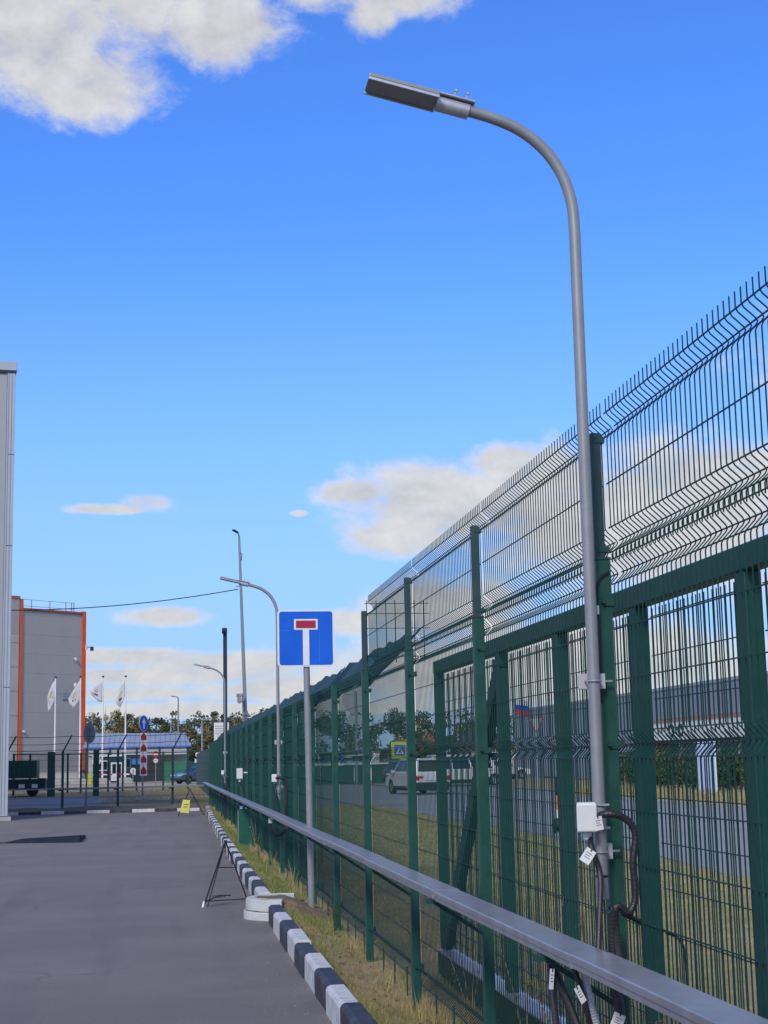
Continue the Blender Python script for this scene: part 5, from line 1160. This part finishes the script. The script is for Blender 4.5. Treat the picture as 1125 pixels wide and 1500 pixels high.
MB().box(-0.9,-0.5,3,3.5,4.4,5.3).build('chimney', M['brick_red'], ho)
for x in (-1.5,0,1.5):
    o = MB().box(x-.45,x+.45,-0.1,0,1.1,2.3).build('window', M['sign_white'], ho); MB().box(x-.36,x+.36,-0.13,-0.101,1.2,2.2).build('pane', M['glass'], o)
h2 = empty('house', 'small tan gabled house beside the yellow bordered crossing sign', 'house', (31.6,205,0))
MB().prism([(-1.3,0),(1.5,0),(1.5,2.3),(0.1,4.1),(-1.3,2.3)],'y',0,6).build('wall', M['wall_tan'], h2)
MB().add([(-1.7,-.3,2.05),(0.1,-.3,4.35),(0.1,6.3,4.35),(-1.7,6.3,2.05),(-1.7,-.3,1.9),(0.1,-.3,4.2),(0.1,6.3,4.2),(-1.7,6.3,1.9)],[(0,1,2,3),(7,6,5,4),(0,4,5,1),(2,6,7,3),(3,7,4,0)]).add([(1.9,-.3,2.05),(0.1,-.3,4.36),(0.1,6.3,4.36),(1.9,6.3,2.05),(1.9,-.3,1.9),(0.1,-.3,4.21),(0.1,6.3,4.21),(1.9,6.3,1.9)],[(3,2,1,0),(4,5,6,7),(1,5,4,0),(3,7,6,2),(0,4,7,3)]).build('roof', M['brick_red'], h2)
# blue and white cabins, low wall and railing beyond the junction
for k, (x, w, m_, lb) in enumerate(((13.2,1.5,'sign_blue2','blue site cabin left of the row beyond the junction'),(15.6,2.9,'sign_white','white site cabin with blue band in the middle beyond the junction'),(12.0,0.9,'plastic_white','narrow white cabin leftmost beyond the junction'))):
    e = empty('site_cabin', lb, 'cabin', (x,122+k*1.5,0), group='site cabins beyond the junction')
    MB().box(-w/2,w/2,0,2.4,0.1,2.3).build('wall', M[m_], e); MB().box(-w/2-.05,w/2+.05,-.05,2.45,2.3,2.42).build('roof', M['galv'], e); MB().box(-w/2,w/2,-.03,-.001,1.1,1.5).build('band', M['sign_blue2' if k == 1 else 'sign_white'], e)
    o = MB().box(-w*.3,w*.3,-.04,-.031,1.55,2.1).build('window', M['sign_white'], e); MB().box(-w*.26,w*.26,-.055,-.041,1.6,2.05).build('pane', M['glass'], o)
bw = empty('boundary_fence', 'dark green boundary fence with white rail along the far side of the junction', 'fence', (13,113,0))
for q in range(12): wb(MB().box(5+q*1.25,6.18+q*1.25,112.9,113.0,0.02,1.35), 'board', M['green_dark'], bw)
wb(MB().box(5,20,112.82,112.9,1.4,1.5), 'rail', M['sign_white'], bw)
for q in range(7): wb(MB().box(5.1+q*2.3,5.2+q*2.3,112.8,112.95,0,1.75), 'post', M['green_dark'], bw)
# tricolour flag
tf = empty('flagpole', 'thin flagpole holding a small tricolour flag seen through the gate', 'flagpole', (27.0,118,0))
MB().cyl((0,0,0),(0,0,6.1),0.04,8).build('pole', M['galv'], tf)
tfl = None
for z, m_ in ((5.75,'flag_white'),(5.35,'flag_blue'),(4.95,'flag_red')):
    b = MB(); vs = []
    for i in range(8):
        for j in range(2): vs.append((27.05+i*0.15, 118+0.1*math.sin(i*1.1), z - 0.02*i + (0.4 if j else 0)))
    b.add(vs, [(i*2, i*2+1, i*2+3, i*2+2) for i in range(7)])
    if tfl is None: tfl = tag(b.build('tricolour_flag', M[m_]), 'small white blue and red flag seen through the gate bars', 'flag')
    else: b.build('stripe', M[m_], tfl)
# parked cars far off, beyond the van, only roofs show
make_car('parked_car', 'pale car far beyond the white van with only its roof showing', 'car', (26.5,121,-0.02), R(10), M['car_white'], L=4.3, W=1.75, Hr=1.5, style='sedan')
make_car('parked_car', 'dark car parked behind the white estate car on the far side', 'car', (17.3,107,-0.02), R(20), M['car_blue'], L=4.3, W=1.75, Hr=1.6, style='suv')

# ================================================================== TREES
def tree_mesh(kind, h, seed):
    rr = random.Random(seed); tb = MB(); cents = []
    if kind == 'pine':
        tb.tube([(0,0,0),(rr.uniform(-.15,.15),0,h*.5),(0,0,h*.97)], [0.16,0.1,0.03], 8)
        for q in range(9):
            z = h*(0.25+0.72*q/8); w = (1-q/8.5)*h*0.17+0.18
            for s in range(3): 
                a = rr.random()*6.28; cents.append(((math.cos(a)*w*.5, math.sin(a)*w*.5, z), (w*.6,w*.6,h*0.055)))
                tb.tube([(0,0,z-.1),(math.cos(a)*w,math.sin(a)*w,z)], [0.03,0.01], 4)
        n = 900; sz = 0.15
    else:
        tb.tube([(0,0,0),(rr.uniform(-.2,.2),rr.uniform(-.2,.2),h*.45),(rr.uniform(-.3,.3),rr.uniform(-.2,.2),h*.92)], [0.15,0.1,0.02], 8)
        for q in range(15):
            z = h*rr.uniform(0.15,0.95); w = h*0.2*(1-abs(z/h-0.5)*1.15)+.15; a = rr.random()*6.28; rad = rr.uniform(.2,1)*w
            c = (math.cos(a)*rad, math.sin(a)*rad, z); r_ = rr.uniform(.35,.85)*(1.15-z/h*.5)
            cents.append((c, (r_, r_, r_*rr.uniform(.7,1.25)))); tb.tube([(0,0,z-h*.12),(c[0],c[1],c[2])], [0.045,0.012], 4)
        n = 2200; sz = 0.17
    return tb, leaf_cloud(n, cents, sz)
def make_tree(kind, h, seed, leaf, bark, loc, label, group):
    tb, V = tree_mesh(kind, h, seed)
    e = empty(kind + '_tree' if kind != 'leafy' else 'birch_tree', label, 'tree', loc, group=group)
    tb.build('trunk', M[bark], e, smooth=True); mesh_np('crown', V, 4, M[leaf], e); return e
G1 = 'trees in the belt beyond the gatehouse'
protos = [make_tree('leafy', 9.0, 1, 'leaf_green', 'birch', (-9.5,233,0), 'green birch in the tree belt beyond the gatehouse', G1),
          make_tree('leafy', 8.3, 2, 'leaf_dark', 'bark', (-6.9,236,0), 'dark leafy tree in the tree belt beyond the gatehouse', G1),
          make_tree('leafy', 9.3, 3, 'leaf_yellow', 'birch', (-3.2,230,0), 'yellowing birch in the tree belt beyond the gatehouse', G1),
          make_tree('pine', 9.4, 4, 'leaf_dark', 'bark', (1.2,236,0), 'dark conifer in the tree belt beyond the gatehouse', G1)]
rt_ = random.Random(11)
hgt = lambda x: 0.98 + 0.10*math.sin(x*0.9) + 0.06*math.sin(x*2.3+1) + (-0.14 if 2.0 < x < 4.5 else 0)
x = -11.0
while x < 16.0:
    pr = rt_.choice([0,0,0,1,1,2,3]) ; e = copy_tree(protos[pr], (x+rt_.uniform(-.3,.3), 232+rt_.uniform(-6,8), 0), rt_.random()*6.28)
    s = hgt(x)*rt_.uniform(0.88,1.1); e.scale = (s*rt_.uniform(.85,1.2), s*1.0, s); x += 0.62
# pale treetop beside the orange corner, its sunlight put into the leaf colour
make_tree('leafy', 11.0, 21, 'leaf_pale', 'birch', (-8.35,222,0), 'pale yellow treetop showing just right of the orange building corner', 'pale tree')
# dense wood behind
cent = [((rt_.uniform(-30,60), rt_.uniform(248,262), rt_.uniform(0.5,9.1)), (1.6,1.8,rt_.uniform(.8,1.5))) for q in range(330)]
tag(mesh_np('wood', leaf_cloud(48000, cent, 0.26), 4, M['leaf_dark']), 'dense wood beyond the tree belt', kind='stuff')
# trees and bushes to the right, seen through the fence
G2 = 'trees seen through the mesh fence'
rb = random.Random(5)
for (x, y, h, pr, lb) in ((8.9,150,5.0,1,'dark tree'),(10.6,150,5.3,0,'green tree'),(12.3,152,4.6,0,'green tree'),(14.0,150,4.9,0,'green tree')):
    e = copy_tree(protos[pr], (x,y,0), rb.random()*6, lb + ' standing behind the round sign backs'); e['group'] = G2; s = h/13; e.scale = (s*2.0,s*2.0,s)
for k in range(9):
    e = copy_tree(protos[(1,1,2,0)[k % 4]], (17.5+k*0.95, 158+rb.uniform(-3,5), 0), rb.random()*6, 'low bushy tree in the clump behind the site cabins'); e['group'] = 'bushy trees behind the cabins'; s = rb.uniform(.33,.42); e.scale = (s*1.7,s*1.7,s)
for k in range(8):
    e = copy_tree(protos[1], (27.5+k*1.1, 175+rb.uniform(-3,5), 0), rb.random()*6, 'dark bushy tree behind the white estate car'); e['group'] = 'dark trees behind the estate car'; s = rb.uniform(.34,.46); e.scale = (s*1.7,s*1.7,s)
# hills closing the horizon
